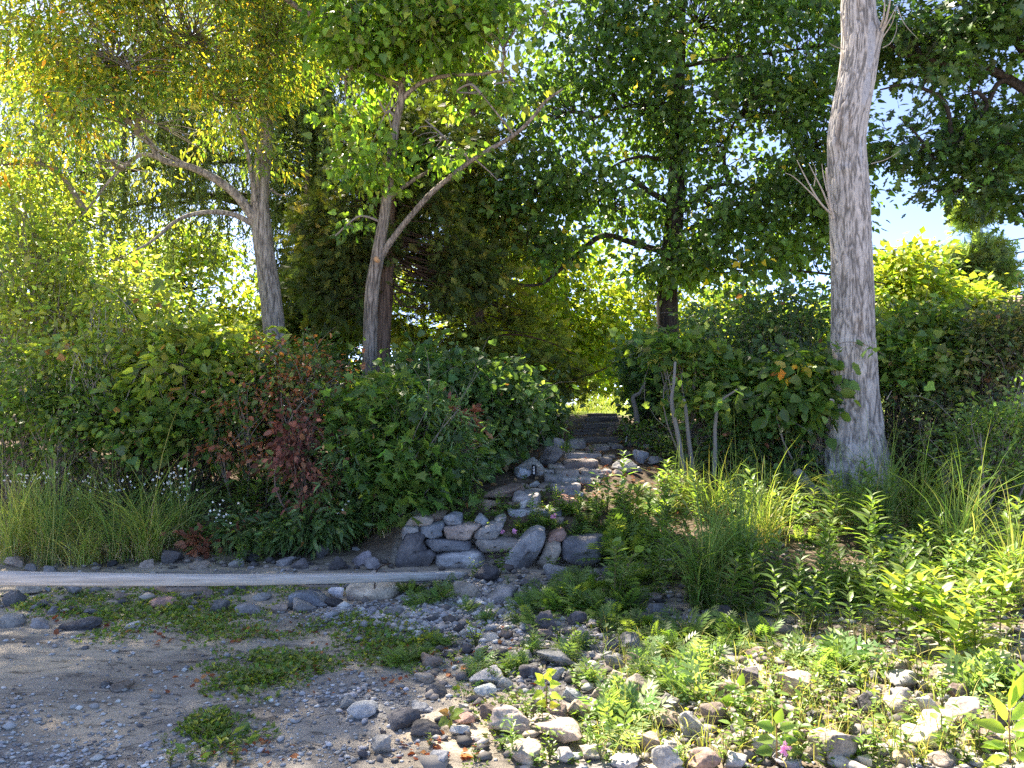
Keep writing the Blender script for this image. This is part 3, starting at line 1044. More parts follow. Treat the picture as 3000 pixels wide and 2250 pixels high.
def axis_obj(name, V, T, Q, mat, parent, ang, org):
    """object whose local X runs along the timber (so the grain follows it)"""
    c, s = math.cos(ang), math.sin(ang)
    L = (V - org) @ np.array([[c, -s, 0], [s, c, 0], [0, 0, 1]])
    c, s = math.cos(PSLOPE), math.sin(PSLOPE)
    L = L @ np.array([[c, 0, -s], [0, 1, 0], [s, 0, c]])
    o = link(name, make_mesh(name, L, T, Q, smooth=False), mat, parent)
    o.location = org
    o.rotation_euler = (0, -PSLOPE, ang)
    return o


pxs = np.array([-420, -250, -60, 100, 300, 640, 1000, 1200, 1373.0])
pys = np.array([1662, 1669, 1676, 1680, 1683, 1686.5, 1684, 1680, 1675.5])
dl, dr_ = 3.95, 7.05
inv = (1 / dl) + (pxs / 1373.0) * (1 / dr_ - 1 / dl)
pd = 1 / inv
pl = P(pxs, pys, pd)
pl = spline(pl, 60)
along = unit(pl[-1] - pl[0])
pang = math.atan2(along[1], along[0])
PSLOPE = math.asin(along[2])
away = np.array([-math.sin(pang), math.cos(pang), 0.0])
PLANK = thing('gangway_plank', 'long weathered grey plank laid as a gangway over the shore stones', 'plank', tuple(pl[-1]))
V_, Q_, T_ = loft_box(pl, .10, .068, away)
V_ = V_ + .0015 * noise(V_ * 30, 3)[:, None]
b_ = axis_obj('board', V_, T_, Q_, PLANKM, None, pang, pl[-1])
b_.parent = PLANK
b_.location = (0, 0, 0)
for (x0, x1, xe, y1) in [(458, 560, 616, 1734), (875, 960, 1012, 1721), (1178, 1272, 1297, 1710.5)]:
    d0 = 1 / np.interp((x0 + xe) / 2, pxs, inv)
    k_ = int(np.argmin(np.abs(px_of(pl)[0] - (x0 + xe) / 2)))
    a = pl[k_] + np.array([0, 0, -.070])
    L = (xe - x0) * pl[k_][1] / FPX * .95
    hgt = a[2] - P(x0, y1, pl[k_][1])[2]
    cl = np.array([a + along * (t - .5) * L * .9 - away * .004 for t in np.linspace(0, 1, 6)])
    V3, Q3, T3 = loft_box(cl, .13, hgt, away)
    c3 = axis_obj('cleat', V3, T3, Q3, BLOCKM, None, pang, pl[-1])
    c3.parent = PLANK
    c3.location = (0, 0, 0)
# the trestle that carries the far end of the plank, beyond the left of the picture
tr0 = pl[3] + away * .08
TRE = thing('trestle', 'low wooden trestle carrying the raised end of the plank', 'trestle', (pl[0][0], pl[0][1], 0))
q0 = pl[1]
for k in (-.1, .35):
    leg = np.array([[q0[0], q0[1], -.15] + away * k + along * .02, [q0[0], q0[1], q0[2] - .055] + away * k])
    s_ = Soup()
    s_.tubes(leg[None], .04, 4, cap=True)
    e_ = s_.obj('leg', BLOCKM, TRE, smooth=False)
    e_.location = (-TRE.location[0], -TRE.location[1], 0)

# round stone disc with iron ring and rod
DC = hit(1091, 1758)
DC = np.array([P(1091, 1742, DC[1] + .12)[0], DC[1] + .16, 0])
dz = float(G(DC[0], DC[1]))
DISC = thing('mooring_disc', 'round pale stone disc with a rusty iron ring lying beside the plank', 'stone disc', (DC[0], DC[1], dz + .035))
prof = [(.0, .075), (.10, .074), (.165, .068), (.20, .058), (.222, .04), (.23, .018), (.224, .008), (.227, .0), (.218, -.03), (.19, -.05), (0, -.055)]
th = np.linspace(0, 2 * math.pi, 57)[:-1]
V = np.vstack([np.column_stack([r_ * np.cos(th), r_ * np.sin(th) * .92, np.full_like(th, z_)]) for r_, z_ in prof])
V = V * (1 + .03 * noise(V * 6 + 3, 5)[:, None]) + .006 * fbm(V * 14, 3, 6)[:, None]
kk = len(th)
i = np.arange(len(prof) - 1)[:, None] * kk
j = np.arange(kk)[None]
Q = np.stack([i + j, i + kk + j, i + kk + (j + 1) % kk, i + (j + 1) % kk], -1).reshape(-1, 4)
dob = link('disc', make_mesh('disc', V, quads=Q), ROCK, DISC, (.55, .47, .37))
dob.rotation_euler = (.13, -.06, 0)
s_ = Soup()
a_ = np.linspace(0, 2 * math.pi, 25)
s_.tubes(np.stack([-.0 + .034 * np.cos(a_), .0 * a_ - .02 + .02 * np.sin(a_), .088 + .03 * np.sin(a_)], -1)[None], .0045, 7)
s_.obj('ring', IRON, DISC)
s_ = Soup()
s_.tubes(spline([(.045, -.19, .005), (.035, -.12, .09), (.03, -.02, .16), (.06, .08, .185), (.12, .16, .19)], 20)[None], .006, 7, cap=True)
s_.obj('rod', IRON, DISC)


def cyl(s, x, y, z0, z1, r, n=8):
    s.tubes(np.array([[(x, y, z0), (x, y, z1)]]), r, n, cap=True)
    s.tubes(np.array([[(x, y, z1), (x, y, z0)]]), r * .999, n, cap=True)


def lantern(px, py_top, py_bot, label, lean=0.0):
    h = hit(px, py_bot + 12)
    hh = (py_bot - py_top) * h[1] / FPX
    zt = P(px, py_top, h[1])[2]
    x, y = h[0], h[1]
    gz = float(G(x, y))
    L = thing('garden_lantern', label, 'lantern', (x, y, gz), 'black path lanterns beside the steps')
    L.rotation_euler = (0, lean, 0)
    z1 = zt - gz
    z0 = z1 - hh
    r = hh * .24
    s = Soup(); cyl(s, 0, 0, z1 - hh * .10, z1, r * 1.05, 14); s.obj('cap', BLACKM, L)
    s = Soup(); cyl(s, 0, 0, z0, z0 + hh * .10, r * 1.02, 14); s.obj('base', BLACKM, L)
    s = Soup(); cyl(s, 0, 0, z0 + hh * .1, z1 - hh * .1, r * .62, 14); s.obj('glass', FROST, L)
    for a in range(4):
        s = Soup(); cyl(s, r * .92 * math.cos(a * 1.5708 + .5), r * .92 * math.sin(a * 1.5708 + .5), z0 + hh * .05, z1 - hh * .05, .006, 6); s.obj('bar', BLACKM, L)
    for f in (.35, .68):
        a = np.linspace(0, 2 * math.pi, 21)
        s = Soup(); s.tubes(np.stack([r * .93 * np.cos(a), r * .93 * np.sin(a), 0 * a + z0 + hh * f], -1)[None], .005, 5); s.obj('hoop', BLACKM, L)
    s = Soup(); cyl(s, 0, 0, -.1, z0 + .005, .011, 8); s.obj('stake', BLACKM, L)


lantern(1565, 1362, 1391, 'black lantern standing in front of the large rounded boulder')
lantern(1833, 1276, 1298, 'black lantern on a stake at the end of the long timber', .12)


# ------------------------------------------------------------------ trees
def attach(skel_pts, c):
    d = np.linalg.norm(skel_pts - c, axis=1) + np.maximum(skel_pts[:, 2] - c[2], 0) * 1.5
    return skel_pts[np.argmin(d)]


def bark_tube(pts, rad, sides, n, amp=.05, seed=0):
    p = spline(pts, n)
    r = np.interp(np.linspace(0, 1, n), np.linspace(0, 1, len(rad)), rad)
    s = Soup()
    V = s.tubes(p[None], r[None], sides, cap=True)
    VV = s.V[0]
    nn = n * sides
    c = np.repeat(p, sides, 0)
    dirv = VV[:nn] - c
    q = VV[:nn] * np.array([1, 1, .3])
    VV[:nn] = c + dirv * (1 + amp * fbm(q * 7 + seed, 3, seed)[:, None])
    return s, p


def in_ellipsoids(ells, n, shell=.5, gap=-.25, gs=1.1, seed=0):
    """cluster centres in a union of ellipsoids (px, py, d, rx_px, ry_px, rd_m); returns centres, outward, index"""
    C = np.array([P(e[0], e[1], e[2]) for e in ells])
    R = np.array([[e[3] * e[2] / FPX, e[5], e[4] * e[2] / FPX] for e in ells])
    wt = np.array([(r[0] * r[2]) * (e[6] if len(e) > 6 else 1) for r, e in zip(R, ells)])
    out = []
    idx = []
    od = []
    need = n
    while need > 0:
        k = rng.choice(len(ells), need * 2, p=wt / wt.sum())
        v = unit(rng.normal(size=(len(k), 3)))
        r = rng.random(len(k)) ** (1 / 3 * (1 - shell) + .12 * shell)
        p = C[k] + v * R[k] * r[:, None]
        keep = noise(p * gs, seed + 40) + .5 * noise(p * gs * 2.3, seed + 41) > gap
        p, k, v = p[keep][:need], k[keep][:need], v[keep][:need]
        out.append(p)
        idx.append(k)
        od.append(unit(v * R[k]))
        need -= len(p)
    return np.vstack(out), np.vstack(od), np.concatenate(idx), C, R


def scatter_leaves(s, cen, od, per, spread, tmpl, size, pal, droop=.5, up=.8, flat=.6, wid=1.0, clump_jit=.26, sz_jit=.38):
    n = len(cen)
    N = n * per
    base = np.repeat(cen, per, 0)
    o = np.repeat(od, per, 0)
    off = rng.normal(size=(N, 3)) * spread * [1, 1, flat]
    pos = base + off
    dr = unit(off / spread * .7 + o * .5 + rng.normal(size=(N, 3)) * .45 - [0, 0, droop])
    nr = rng.normal(size=(N, 3)) * .55 + [0, 0, up] + o * .25
    c = pal(n)
    c = np.repeat(c, per, 0) * np.exp(rng.normal(0, clump_jit, (N, 1)))
    c = np.where(rng.random((N, 1)) < .3, pal(N), c)
    sz = size * np.clip(np.exp(rng.normal(0, sz_jit, N)), .45, 1.4)
    s.leaves(tmpl, pos, dr, nr, sz, c, wid)
    return N


def twig_batch(s, a, b, r0, r1, sag, colr, m=6, sides=4):
    """thin curved tubes from points a to b (n,3)"""
    n = len(a)
    t = np.linspace(0, 1, m)[None, :, None]
    mid = rng.normal(size=(n, 1, 3)) * np.linalg.norm(b - a, axis=1)[:, None, None] * .10
    p = a[:, None] * (1 - t) + b[:, None] * t + np.sin(t * math.pi) * (mid + np.array([0, 0, sag]) * np.linalg.norm(b - a, axis=1)[:, None, None])
    r = r0 + (r1 - r0) * np.linspace(0, 1, m)[None]
    s.tubes(p, np.broadcast_to(r, (n, m)), sides, np.broadcast_to(colr, (n, 3)) if np.ndim(colr) == 1 else colr)


def wood_part(name, px_pts, r0, r1, mat, parent, sides=10, amp=.06, seed=0, n=None):
    pts = np.array([P(*q) for q in px_pts])
    n = n or max(10, 5 * len(pts))
    s, p = bark_tube(pts, [r0, (r0 + r1) / 2, r1] if np.isscalar(r1) else r1, sides, n, amp, seed)
    o = s.obj(name, mat, parent)
    o.location = tuple(-np.array(parent.location))
    return p


def build_tree(name, label, trunk, tr, branches, ells, nclu, per, spread, tmpl, size, pal, bark, twigc, shell=.4, gap=-.25, gs=1.0,
               leafmat=None, droop=.5, up=.8, group=None, wid=1.0, limb=.05, cat='tree', seed=0, extra=None, flat=.6, sides=18):
    base = P(*trunk[0])
    base[2] = float(G(base[0], base[1])) if base[1] < 60 else base[2]
    root = thing(name, label, cat, tuple(base), group)
    tp = [(trunk[0][0], trunk[0][1], trunk[0][2])] + list(trunk[1:])
    sk = [wood_part('trunk', tp, tr[0], tr, bark, root, sides, .05, seed, n=12 * len(tp))]
    for b in branches:
        sk.append(wood_part('branch', b[0], b[1], b[2], bark, root, 8, .08, seed + 3))
    sk = np.vstack(sk)
    cen, od, idx, C, R = in_ellipsoids(ells, nclu, shell, gap, gs, seed)
    tw = Soup()
    limbs = []
    for k in range(len(ells)):
        a = attach(sk, C[k])
        L = np.linalg.norm(C[k] - a)
        mid = (a + C[k]) / 2 + rng.normal(size=3) * L * .1 + np.array([0, 0, .12 * L])
        p = spline([a, mid, C[k], C[k] + (C[k] - mid) * .5 + rng.normal(size=3) * .2], 16)
        tw.tubes(p[None], np.linspace(limb, .012, 16)[None], 6, twigc)
        limbs.append(p)
    allp = np.array(limbs)
    lp = allp[idx]
    dd = np.linalg.norm(lp - cen[:, None], axis=2)
    near = lp[np.arange(len(cen)), np.argmin(dd + rng.uniform(0, .5, dd.shape), 1)]
    sel = rng.random(len(cen)) < .45
    twig_batch(tw, near[sel], cen[sel], .010, .003, .05, np.asarray(twigc))
    to = tw.obj('twigs', TWIG, root, 'stuff')
    to.location = tuple(-np.array(root.location))
    s = Soup()
    scatter_leaves(s, cen, od, per, spread, tmpl, size, pal, droop, up, flat, wid)
    if extra:
        extra(s, cen, od, idx)
    co = s.obj('crown', leafmat or LEAF, root, 'stuff', smooth=False)
    co.location = tuple(-np.array(root.location))
    return root


GR_D = (.030, .062, .018)
GR_M = (.052, .105, .022)
GR_L = (.095, .155, .030)
GR_Y = (.17, .20, .035)
YEL = (.42, .32, .04)
ORA = (.36, .16, .025)
BRN = (.17, .07, .035)
GREYTW = (.22, .19, .165)
DARKTW = (.05, .04, .033)

# ash with yellowing leaves, left
pal_ash = palette([GR_M, GR_L, GR_Y, YEL, ORA], [.9, 2.6, 2.6, .8, .12])
pal_ash_o = palette([GR_Y, YEL, ORA, GR_L], [1.8, 1.3, .35, 1.2])
build_tree('ash_tree', 'tall ash tree with grey trunk and yellowing leaves, leftmost of the big trunks',
           [(826, 1110, 12), (812, 1040, 12), (797, 900, 12), (778, 760, 12), (764, 640, 12), (762, 560, 12), (776, 420, 12), (778, 250, 12), (756, 60, 12), (740, -200, 12), (720, -420, 12)],
           [.205, .175, .165, .155, .15, .135, .12, .10, .08, .05, .03],
           [([(748, 645, 11.95), (700, 580, 11.8), (640, 530, 11.7), (560, 490, 11.5), (470, 465, 11.3), (430, 400, 11.2), (350, 335, 11.0), (335, 265, 10.9)], .085, .022),
            ([(740, 655, 11.95), (680, 628, 11.8), (600, 622, 11.6), (520, 645, 11.4), (440, 710, 11.2), (330, 765, 11.0)], .05, .012),
            ([(752, 640, 11.95), (745, 560, 11.8), (728, 460, 11.7), (705, 370, 11.5), (680, 300, 11.4)], .05, .015),
            ([(765, 635, 12), (790, 560, 12.1), (815, 570, 12.2), (850, 575, 12.2)], .03, .008),
            ([(470, 465, 11.3), (410, 455, 11.2), (330, 520, 11.1), (250, 620, 11.0), (180, 690, 10.9)], .035, .01),
            ([(775, 250, 12), (700, 180, 11.6), (600, 120, 11.2), (480, 90, 10.9), (360, 60, 10.7)], .05, .015),
            ([(778, 330, 12), (700, 270, 11.7), (610, 230, 11.4), (500, 170, 11.2), (300, 175, 10.8), (180, 210, 10.6)], .045, .012),
            ([(560, 490, 11.5), (450, 430, 11.2), (330, 350, 11), (200, 345, 10.8)], .03, .01)],
           [(120, 110, 10.4, 240, 170, 1.4, .6), (330, 180, 10.6, 260, 170, 1.5), (560, 120, 11.0, 270, 190, 1.6), (760, 120, 11.6, 200, 180, 1.3), (180, 330, 10.5, 260, 110, 1.2, .7),
            (420, 350, 10.8, 230, 90, 1.2), (620, 280, 11.2, 200, 110, 1.1), (60, 480, 10.2, 120, 80, .9, .6), (330, 470, 10.8, 190, 60, .8, .5), (480, -150, 10.6, 420, 200, 1.8, 1.3), (700, -320, 11.4, 340, 170, 1.8, 1.2), (100, -140, 10.2, 260, 170, 1.6, .5),
            (780, 470, 11.8, 80, 60, .6, .5), (350, -420, 10.6, 360, 160, 1.8, 1.0), (520, -640, 10.8, 420, 170, 1.9, 1.0), (300, -760, 10.6, 300, 130, 1.7, .8)],
           3300, 16, .17, LANCE, .10, pal_ash, BARK_GREY, GREYTW, .25, -.1, 1.1, droop=.75, wid=1.7, limb=.05, seed=1,
           extra=lambda s, cen, od, idx: scatter_leaves(s, cen[np.isin(idx, (0, 1, 4, 7))][::3], od[np.isin(idx, (0, 1, 4, 7))][::3], 10, .16, LANCE, .10, pal_ash_o, .8, wid=1.7))

# broad heart-leaved tree in front, centre left
pal_heart = palette([GR_M, GR_L, (.115, .20, .028), GR_Y], [1.1, 2, 2, .7])
build_tree('mulberry_tree', 'slender forked tree with glowing heart-shaped leaves and a sawn-off stub',
           [(1082, 1150, 11), (1084, 1050, 11), (1086, 920, 11), (1092, 840, 11), (1104, 760, 11), (1128, 620, 11), (1146, 470, 11), (1160, 360, 11), (1175, 295, 11), (1180, 225, 11), (1205, 160, 11), (1240, 110, 11), (1300, 82, 10.9), (1370, 78, 10.8), (1450, 100, 10.7)],
           [.12, .105, .10, .10, .095, .075, .07, .06, .055, .045, .04, .035, .03, .02, .012],
           [([(1106, 775, 11), (1150, 700, 10.95), (1250, 580, 10.8), (1330, 510, 10.7), (1400, 458, 10.6), (1500, 400, 10.5), (1560, 345, 10.4), (1600, 295, 10.3), (1650, 260, 10.2)], .05, .016),
            ([(1175, 295, 11), (1230, 245, 10.9), (1310, 222, 10.8), (1400, 218, 10.7), (1470, 210, 10.6), (1510, 240, 10.6)], .04, .012),
            ([(1146, 575, 11), (1200, 535, 11), (1250, 505, 11), (1300, 475, 11), (1340, 470, 11)], .035, .01),
            ([(830, -10, 10.6), (870, 20, 10.7), (940, 60, 10.75), (1010, 105, 10.8), (1080, 113, 10.85), (1150, 116, 10.9), (1235, 112, 11)], .04, .032),
            ([(1505, 395, 10.5), (1470, 350, 10.4), (1430, 300, 10.3), (1410, 275, 10.2)], .018, .006),
            ([(1235, 112, 11), (1200, 60, 11), (1170, 20, 11), (1120, -60, 11)], .03, .012),
            ([(1390, 465, 10.6), (1430, 500, 10.5), (1460, 530, 10.4)], .014, .005),
            ([(1450, 100, 10.7), (1540, 60, 10.5), (1620, 20, 10.4), (1680, 0, 10.3)], .014, .005)],
           [(1060, 90, 10.7, 170, 150, 1.0), (1280, 60, 10.7, 220, 150, 1.0), (1480, 130, 10.5, 140, 130, .8), (1130, 330, 10.9, 150, 110, .9), (1340, 270, 10.6, 160, 80, .8), (1480, 240, 10.4, 110, 70, .6, .8),
            (1300, 400, 10.6, 120, 80, .7, .7), (1080, 480, 10.9, 110, 90, .8, .8), (1010, 230, 10.9, 140, 130, 1.0), (1600, 40, 10.3, 80, 60, .4, .5), (1350, 450, 10.5, 60, 60, .4, .5), (1060, -140, 10.8, 240, 120, 1.1), (1350, -120, 10.7, 240, 100, 1.0), (1040, 640, 11, 70, 60, .4, .6)],
           1150, 9, .15, HEART, .10, pal_heart, BARK_BROWN, GREYTW, .2, -.05, 1.2, droop=1.0, up=.35, limb=.02, seed=2)
s_ = Soup()
a_ = P(1106, 762, 10.9)
s_.tubes(np.array([[a_ + [0, .08, -.01], a_ + [-.01, -.06, .01]]]), .036, 14, cap=True)
stub = s_.obj('sawn_stub', plain('fresh_cut_wood', (.48, .27, .13), .8), [q for q in col.objects if q.name == 'mulberry_tree'][0])
stub.location = tuple(-np.array(stub.parent.location))

# linden / maple, centre right, in shade
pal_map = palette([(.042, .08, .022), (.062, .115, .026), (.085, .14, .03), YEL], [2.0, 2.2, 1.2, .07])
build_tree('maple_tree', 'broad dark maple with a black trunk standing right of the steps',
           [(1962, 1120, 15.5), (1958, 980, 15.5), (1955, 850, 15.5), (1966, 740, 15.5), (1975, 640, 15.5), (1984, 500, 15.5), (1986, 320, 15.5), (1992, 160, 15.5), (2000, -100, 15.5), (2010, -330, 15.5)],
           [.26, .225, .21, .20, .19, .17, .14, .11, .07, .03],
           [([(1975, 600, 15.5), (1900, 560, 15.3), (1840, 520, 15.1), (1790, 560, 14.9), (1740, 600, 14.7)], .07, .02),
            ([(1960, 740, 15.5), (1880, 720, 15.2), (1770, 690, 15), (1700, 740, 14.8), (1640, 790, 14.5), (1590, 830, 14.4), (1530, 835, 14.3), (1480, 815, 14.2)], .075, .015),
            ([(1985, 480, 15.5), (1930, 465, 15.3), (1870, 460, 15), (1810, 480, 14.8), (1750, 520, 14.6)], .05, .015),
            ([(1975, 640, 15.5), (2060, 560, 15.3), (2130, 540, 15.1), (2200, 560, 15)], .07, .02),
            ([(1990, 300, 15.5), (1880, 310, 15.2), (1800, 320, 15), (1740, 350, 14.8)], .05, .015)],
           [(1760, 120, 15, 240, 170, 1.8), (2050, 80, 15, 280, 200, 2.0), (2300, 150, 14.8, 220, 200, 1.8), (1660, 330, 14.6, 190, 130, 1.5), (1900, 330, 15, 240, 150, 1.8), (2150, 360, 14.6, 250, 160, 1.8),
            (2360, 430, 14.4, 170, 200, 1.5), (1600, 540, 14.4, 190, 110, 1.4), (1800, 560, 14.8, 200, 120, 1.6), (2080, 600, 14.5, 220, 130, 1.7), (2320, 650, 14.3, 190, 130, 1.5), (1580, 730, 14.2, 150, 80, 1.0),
            (1960, 760, 14.4, 170, 70, 1.0, .7), (2150, 790, 14.3, 230, 90, 1.3), (2400, 800, 14.2, 120, 80, 1.0), (1900, -220, 15, 420, 180, 2.2), (1620, -250, 15, 200, 180, 1.8), (2280, -150, 15, 300, 180, 2.0), (1480, 640, 14.4, 110, 90, .9, .7), (2480, 560, 14.2, 80, 200, .8, .6)],  # upper left lobe, out of view, added to shade the right slope
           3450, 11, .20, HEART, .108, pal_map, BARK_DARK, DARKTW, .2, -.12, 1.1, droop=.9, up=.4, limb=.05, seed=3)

# oak reaching in from the right
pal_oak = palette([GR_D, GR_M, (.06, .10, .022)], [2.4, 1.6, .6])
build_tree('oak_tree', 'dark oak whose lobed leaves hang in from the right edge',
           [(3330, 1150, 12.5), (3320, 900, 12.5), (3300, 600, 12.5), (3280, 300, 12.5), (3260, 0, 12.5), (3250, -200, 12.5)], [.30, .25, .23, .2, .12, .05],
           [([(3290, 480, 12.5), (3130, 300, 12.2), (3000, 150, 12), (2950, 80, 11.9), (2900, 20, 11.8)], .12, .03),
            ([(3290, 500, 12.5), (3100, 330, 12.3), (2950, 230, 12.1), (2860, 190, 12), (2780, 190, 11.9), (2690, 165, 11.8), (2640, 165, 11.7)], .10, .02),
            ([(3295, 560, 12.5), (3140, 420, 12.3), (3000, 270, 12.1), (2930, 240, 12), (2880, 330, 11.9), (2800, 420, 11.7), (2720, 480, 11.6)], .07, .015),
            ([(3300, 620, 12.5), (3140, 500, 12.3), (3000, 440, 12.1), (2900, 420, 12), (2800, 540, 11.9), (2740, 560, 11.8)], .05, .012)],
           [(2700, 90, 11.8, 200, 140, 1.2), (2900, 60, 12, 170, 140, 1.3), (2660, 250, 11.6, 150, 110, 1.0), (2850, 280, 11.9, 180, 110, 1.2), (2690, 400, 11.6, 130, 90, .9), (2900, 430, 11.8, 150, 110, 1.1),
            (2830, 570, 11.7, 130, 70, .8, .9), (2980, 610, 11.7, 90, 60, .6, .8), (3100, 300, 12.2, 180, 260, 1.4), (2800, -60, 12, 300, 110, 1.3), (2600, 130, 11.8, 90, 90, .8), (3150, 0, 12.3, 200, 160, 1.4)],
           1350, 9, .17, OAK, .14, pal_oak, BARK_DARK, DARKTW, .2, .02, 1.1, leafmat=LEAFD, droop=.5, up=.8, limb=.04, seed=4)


# unseen tree added beyond the left of the picture to shade the sand
build_tree('added_shade_tree', 'unseen tree added beyond the left edge to shade the sand', [(-480, 1500, 8.6), (-470, 1100, 8.6), (-460, 700, 8.6), (-440, 100, 8.5), (-400, -500, 8.4)], [.18, .15, .13, .09, .03],
           [([(-445, 200, 8.5), (-380, -100, 8.4), (-250, -450, 8.4), (-120, -600, 8.4)], .06, .02)],
           [(80, -520, 8.8, 300, 160, 1.2), (-180, -600, 8.6, 300, 190, 1.3), (-420, -450, 8.4, 240, 240, 1.3), (300, -600, 9.0, 240, 150, 1.0), (-200, -420, 7.8, 200, 120, .8, .7)], 620, 10, .2, OVAL, .11, pal_ash, BARK_GREY, GREYTW, .2, .15, .9, limb=.04, seed=14)

# weeping willow behind, left
def willow(name, label, trunk, tr, ells, nst, bark, seed):
    base = P(*trunk[0])
    base[2] = float(G(base[0], base[1]))
    root = thing(name, label, 'tree', tuple(base))
    sk = wood_part('trunk', trunk, tr[0], tr, bark, root, 16, .08, seed, n=40)
    cen, od, idx, C, R = in_ellipsoids(ells, nst, .3, -.28, .55, seed)
    tw = Soup()
    limbs = []
    for k in range(len(ells)):
        a = attach(sk, C[k])
        L = np.linalg.norm(C[k] - a)
        p = spline([a, (a + C[k]) / 2 + [0, 0, .15 * L], C[k]], 12)
        tw.tubes(p[None], np.linspace(.14, .03, 12)[None], 6, (.06, .05, .04))
        limbs.append(p)
    lp = np.array(limbs)[idx]
    dd = np.linalg.norm(lp - cen[:, None], axis=2)
    near = lp[np.arange(len(cen)), np.argmin(dd, 1)]
    sel = rng.random(len(cen)) < .25
    twig_batch(tw, near[sel], cen[sel], .02, .006, .15, np.array((.07, .06, .045)))
    n = len(cen)
    m = 16
    L = rng.uniform(1.0, 3.6, n)
    t = np.linspace(0, 1, m)[None, :, None]
    side = unit(rng.normal(size=(n, 3)) * [1, 1, .1])
    strand = cen[:, None] + side[:, None] * (.35 * np.sqrt(t)) * L[:, None, None] * .35 - np.array([0, 0, 1.0]) * (t ** 1.15) * L[:, None, None]
    strand = strand + .05 * noise(strand * 2.0, seed)[..., None]
    tw.tubes(strand[::3, ::3], .004, 3, (.10, .10, .04))
    o = tw.obj('twigs', TWIG, root, 'stuff')
    o.location = tuple(-np.array(root.location))
    s = Soup()
    per = 58
    tt = rng.random((n, per))
    f = tt * (m - 1.001)
    i0 = f.astype(int)
    fr = (f - i0)[..., None]
    ar = np.arange(n)[:, None]
    pos = strand[ar, i0] * (1 - fr) + strand[ar, i0 + 1] * fr
    pos = pos.reshape(-1, 3)
    N = len(pos)
    dr = unit(rng.normal(size=(N, 3)) * [.55, .55, .2] - [0, 0, .8])
    nr = rng.normal(size=(N, 3)) + [0, 0, .2]
    pal = palette([(.075, .105, .042), (.10, .135, .05), (.14, .165, .06)], [1.6, 2, 1])
    s.leaves(LANCE, pos, dr, nr, .125 * np.exp(rng.normal(0, .2, N)), np.repeat(pal(n), per, 0) * np.exp(rng.normal(0, .2, (N, 1))), 1.3)
    o = s.obj('crown', LEAF, root, 'stuff', smooth=False)
    o.location = tuple(-np.array(root.location))


willow('willow_tree', 'tall weeping willow trailing pale strands behind the ash', [(975, 1080, 19), (968, 880, 19), (962, 700, 19), (955, 560, 19), (950, 400, 19), (930, 150, 19), (920, -150, 19), (920, -350, 19)],
       [.42, .36, .33, .3, .28, .24, .15, .06],
       [(700, 200, 18, 330, 260, 2.0), (1000, 60, 18, 340, 300, 2.0), (1250, 90, 18, 200, 260, 1.8), (380, 330, 17.5, 260, 200, 1.8), (300, 520, 17.5, 200, 100, 1.4, .8), (620, 480, 17.5, 200, 110, 1.4, .8), (1060, 380, 18, 200, 150, 1.5), (1390, 330, 18, 120, 170, 1.2),
        (820, -200, 18, 420, 160, 2.4), (1230, 420, 18, 160, 120, 1.4), (880, 420, 18, 160, 140, 1.4), (230, 640, 17.5, 170, 60, 1.2, 1.2), (450, 610, 17.5, 160, 70, 1.2, 1.2), (660, 620, 17.5, 120, 60, 1.2, 1.2), (850, 600, 17.8, 110, 80, 1.2), (180, 250, 17, 200, 180, 1.6)], 2700, BARK_DARK, 5)


# cedars
def cedar(name, label, trunk, tr, ells, n, pal, bark, seed, size=.165, per=11, twc=(.07, .045, .032), group=None, low=None):
    base = P(*trunk[0])
    base[2] = float(G(base[0], base[1]))
    root = thing(name, label, 'tree', tuple(base), group)
    sk = wood_part('trunk', trunk, tr[0], tr, bark, root, 14, .06, seed, n=30)
    cen, od, idx, C, R = in_ellipsoids(ells, n, .15, .0, 1.2, seed)
    tw = Soup()
    sel = rng.random(len(cen)) < .4
    c2 = cen[sel]
    a = np.array([sk[np.argmin(np.abs(sk[:, 2] - (c[2] + .25)))] for c in c2])
    twig_batch(tw, a, c2, .016, .004, -.08, np.array(twc), 8)
    for q in (low or []):
        tw.tubes(spline([P(*z) for z in q], 18)[None], np.linspace(.03, .006, 18)[None], 6, (.10, .05, .03))
    o = tw.obj('twigs', TWIG, root, 'stuff')
    o.location = tuple(-np.array(root.location))
    s = Soup()
    rad = unit((cen - sk[len(sk) // 2]) * [1, 1, 0])
    scatter_leaves(s, cen, rad, per, .17, SPRAY, size, pal, .55, .25, .7, 1.0)
    o = s.obj('crown', NEEDLE, root, 'stuff', smooth=False)
    o.location = tuple(-np.array(root.location))
    return root


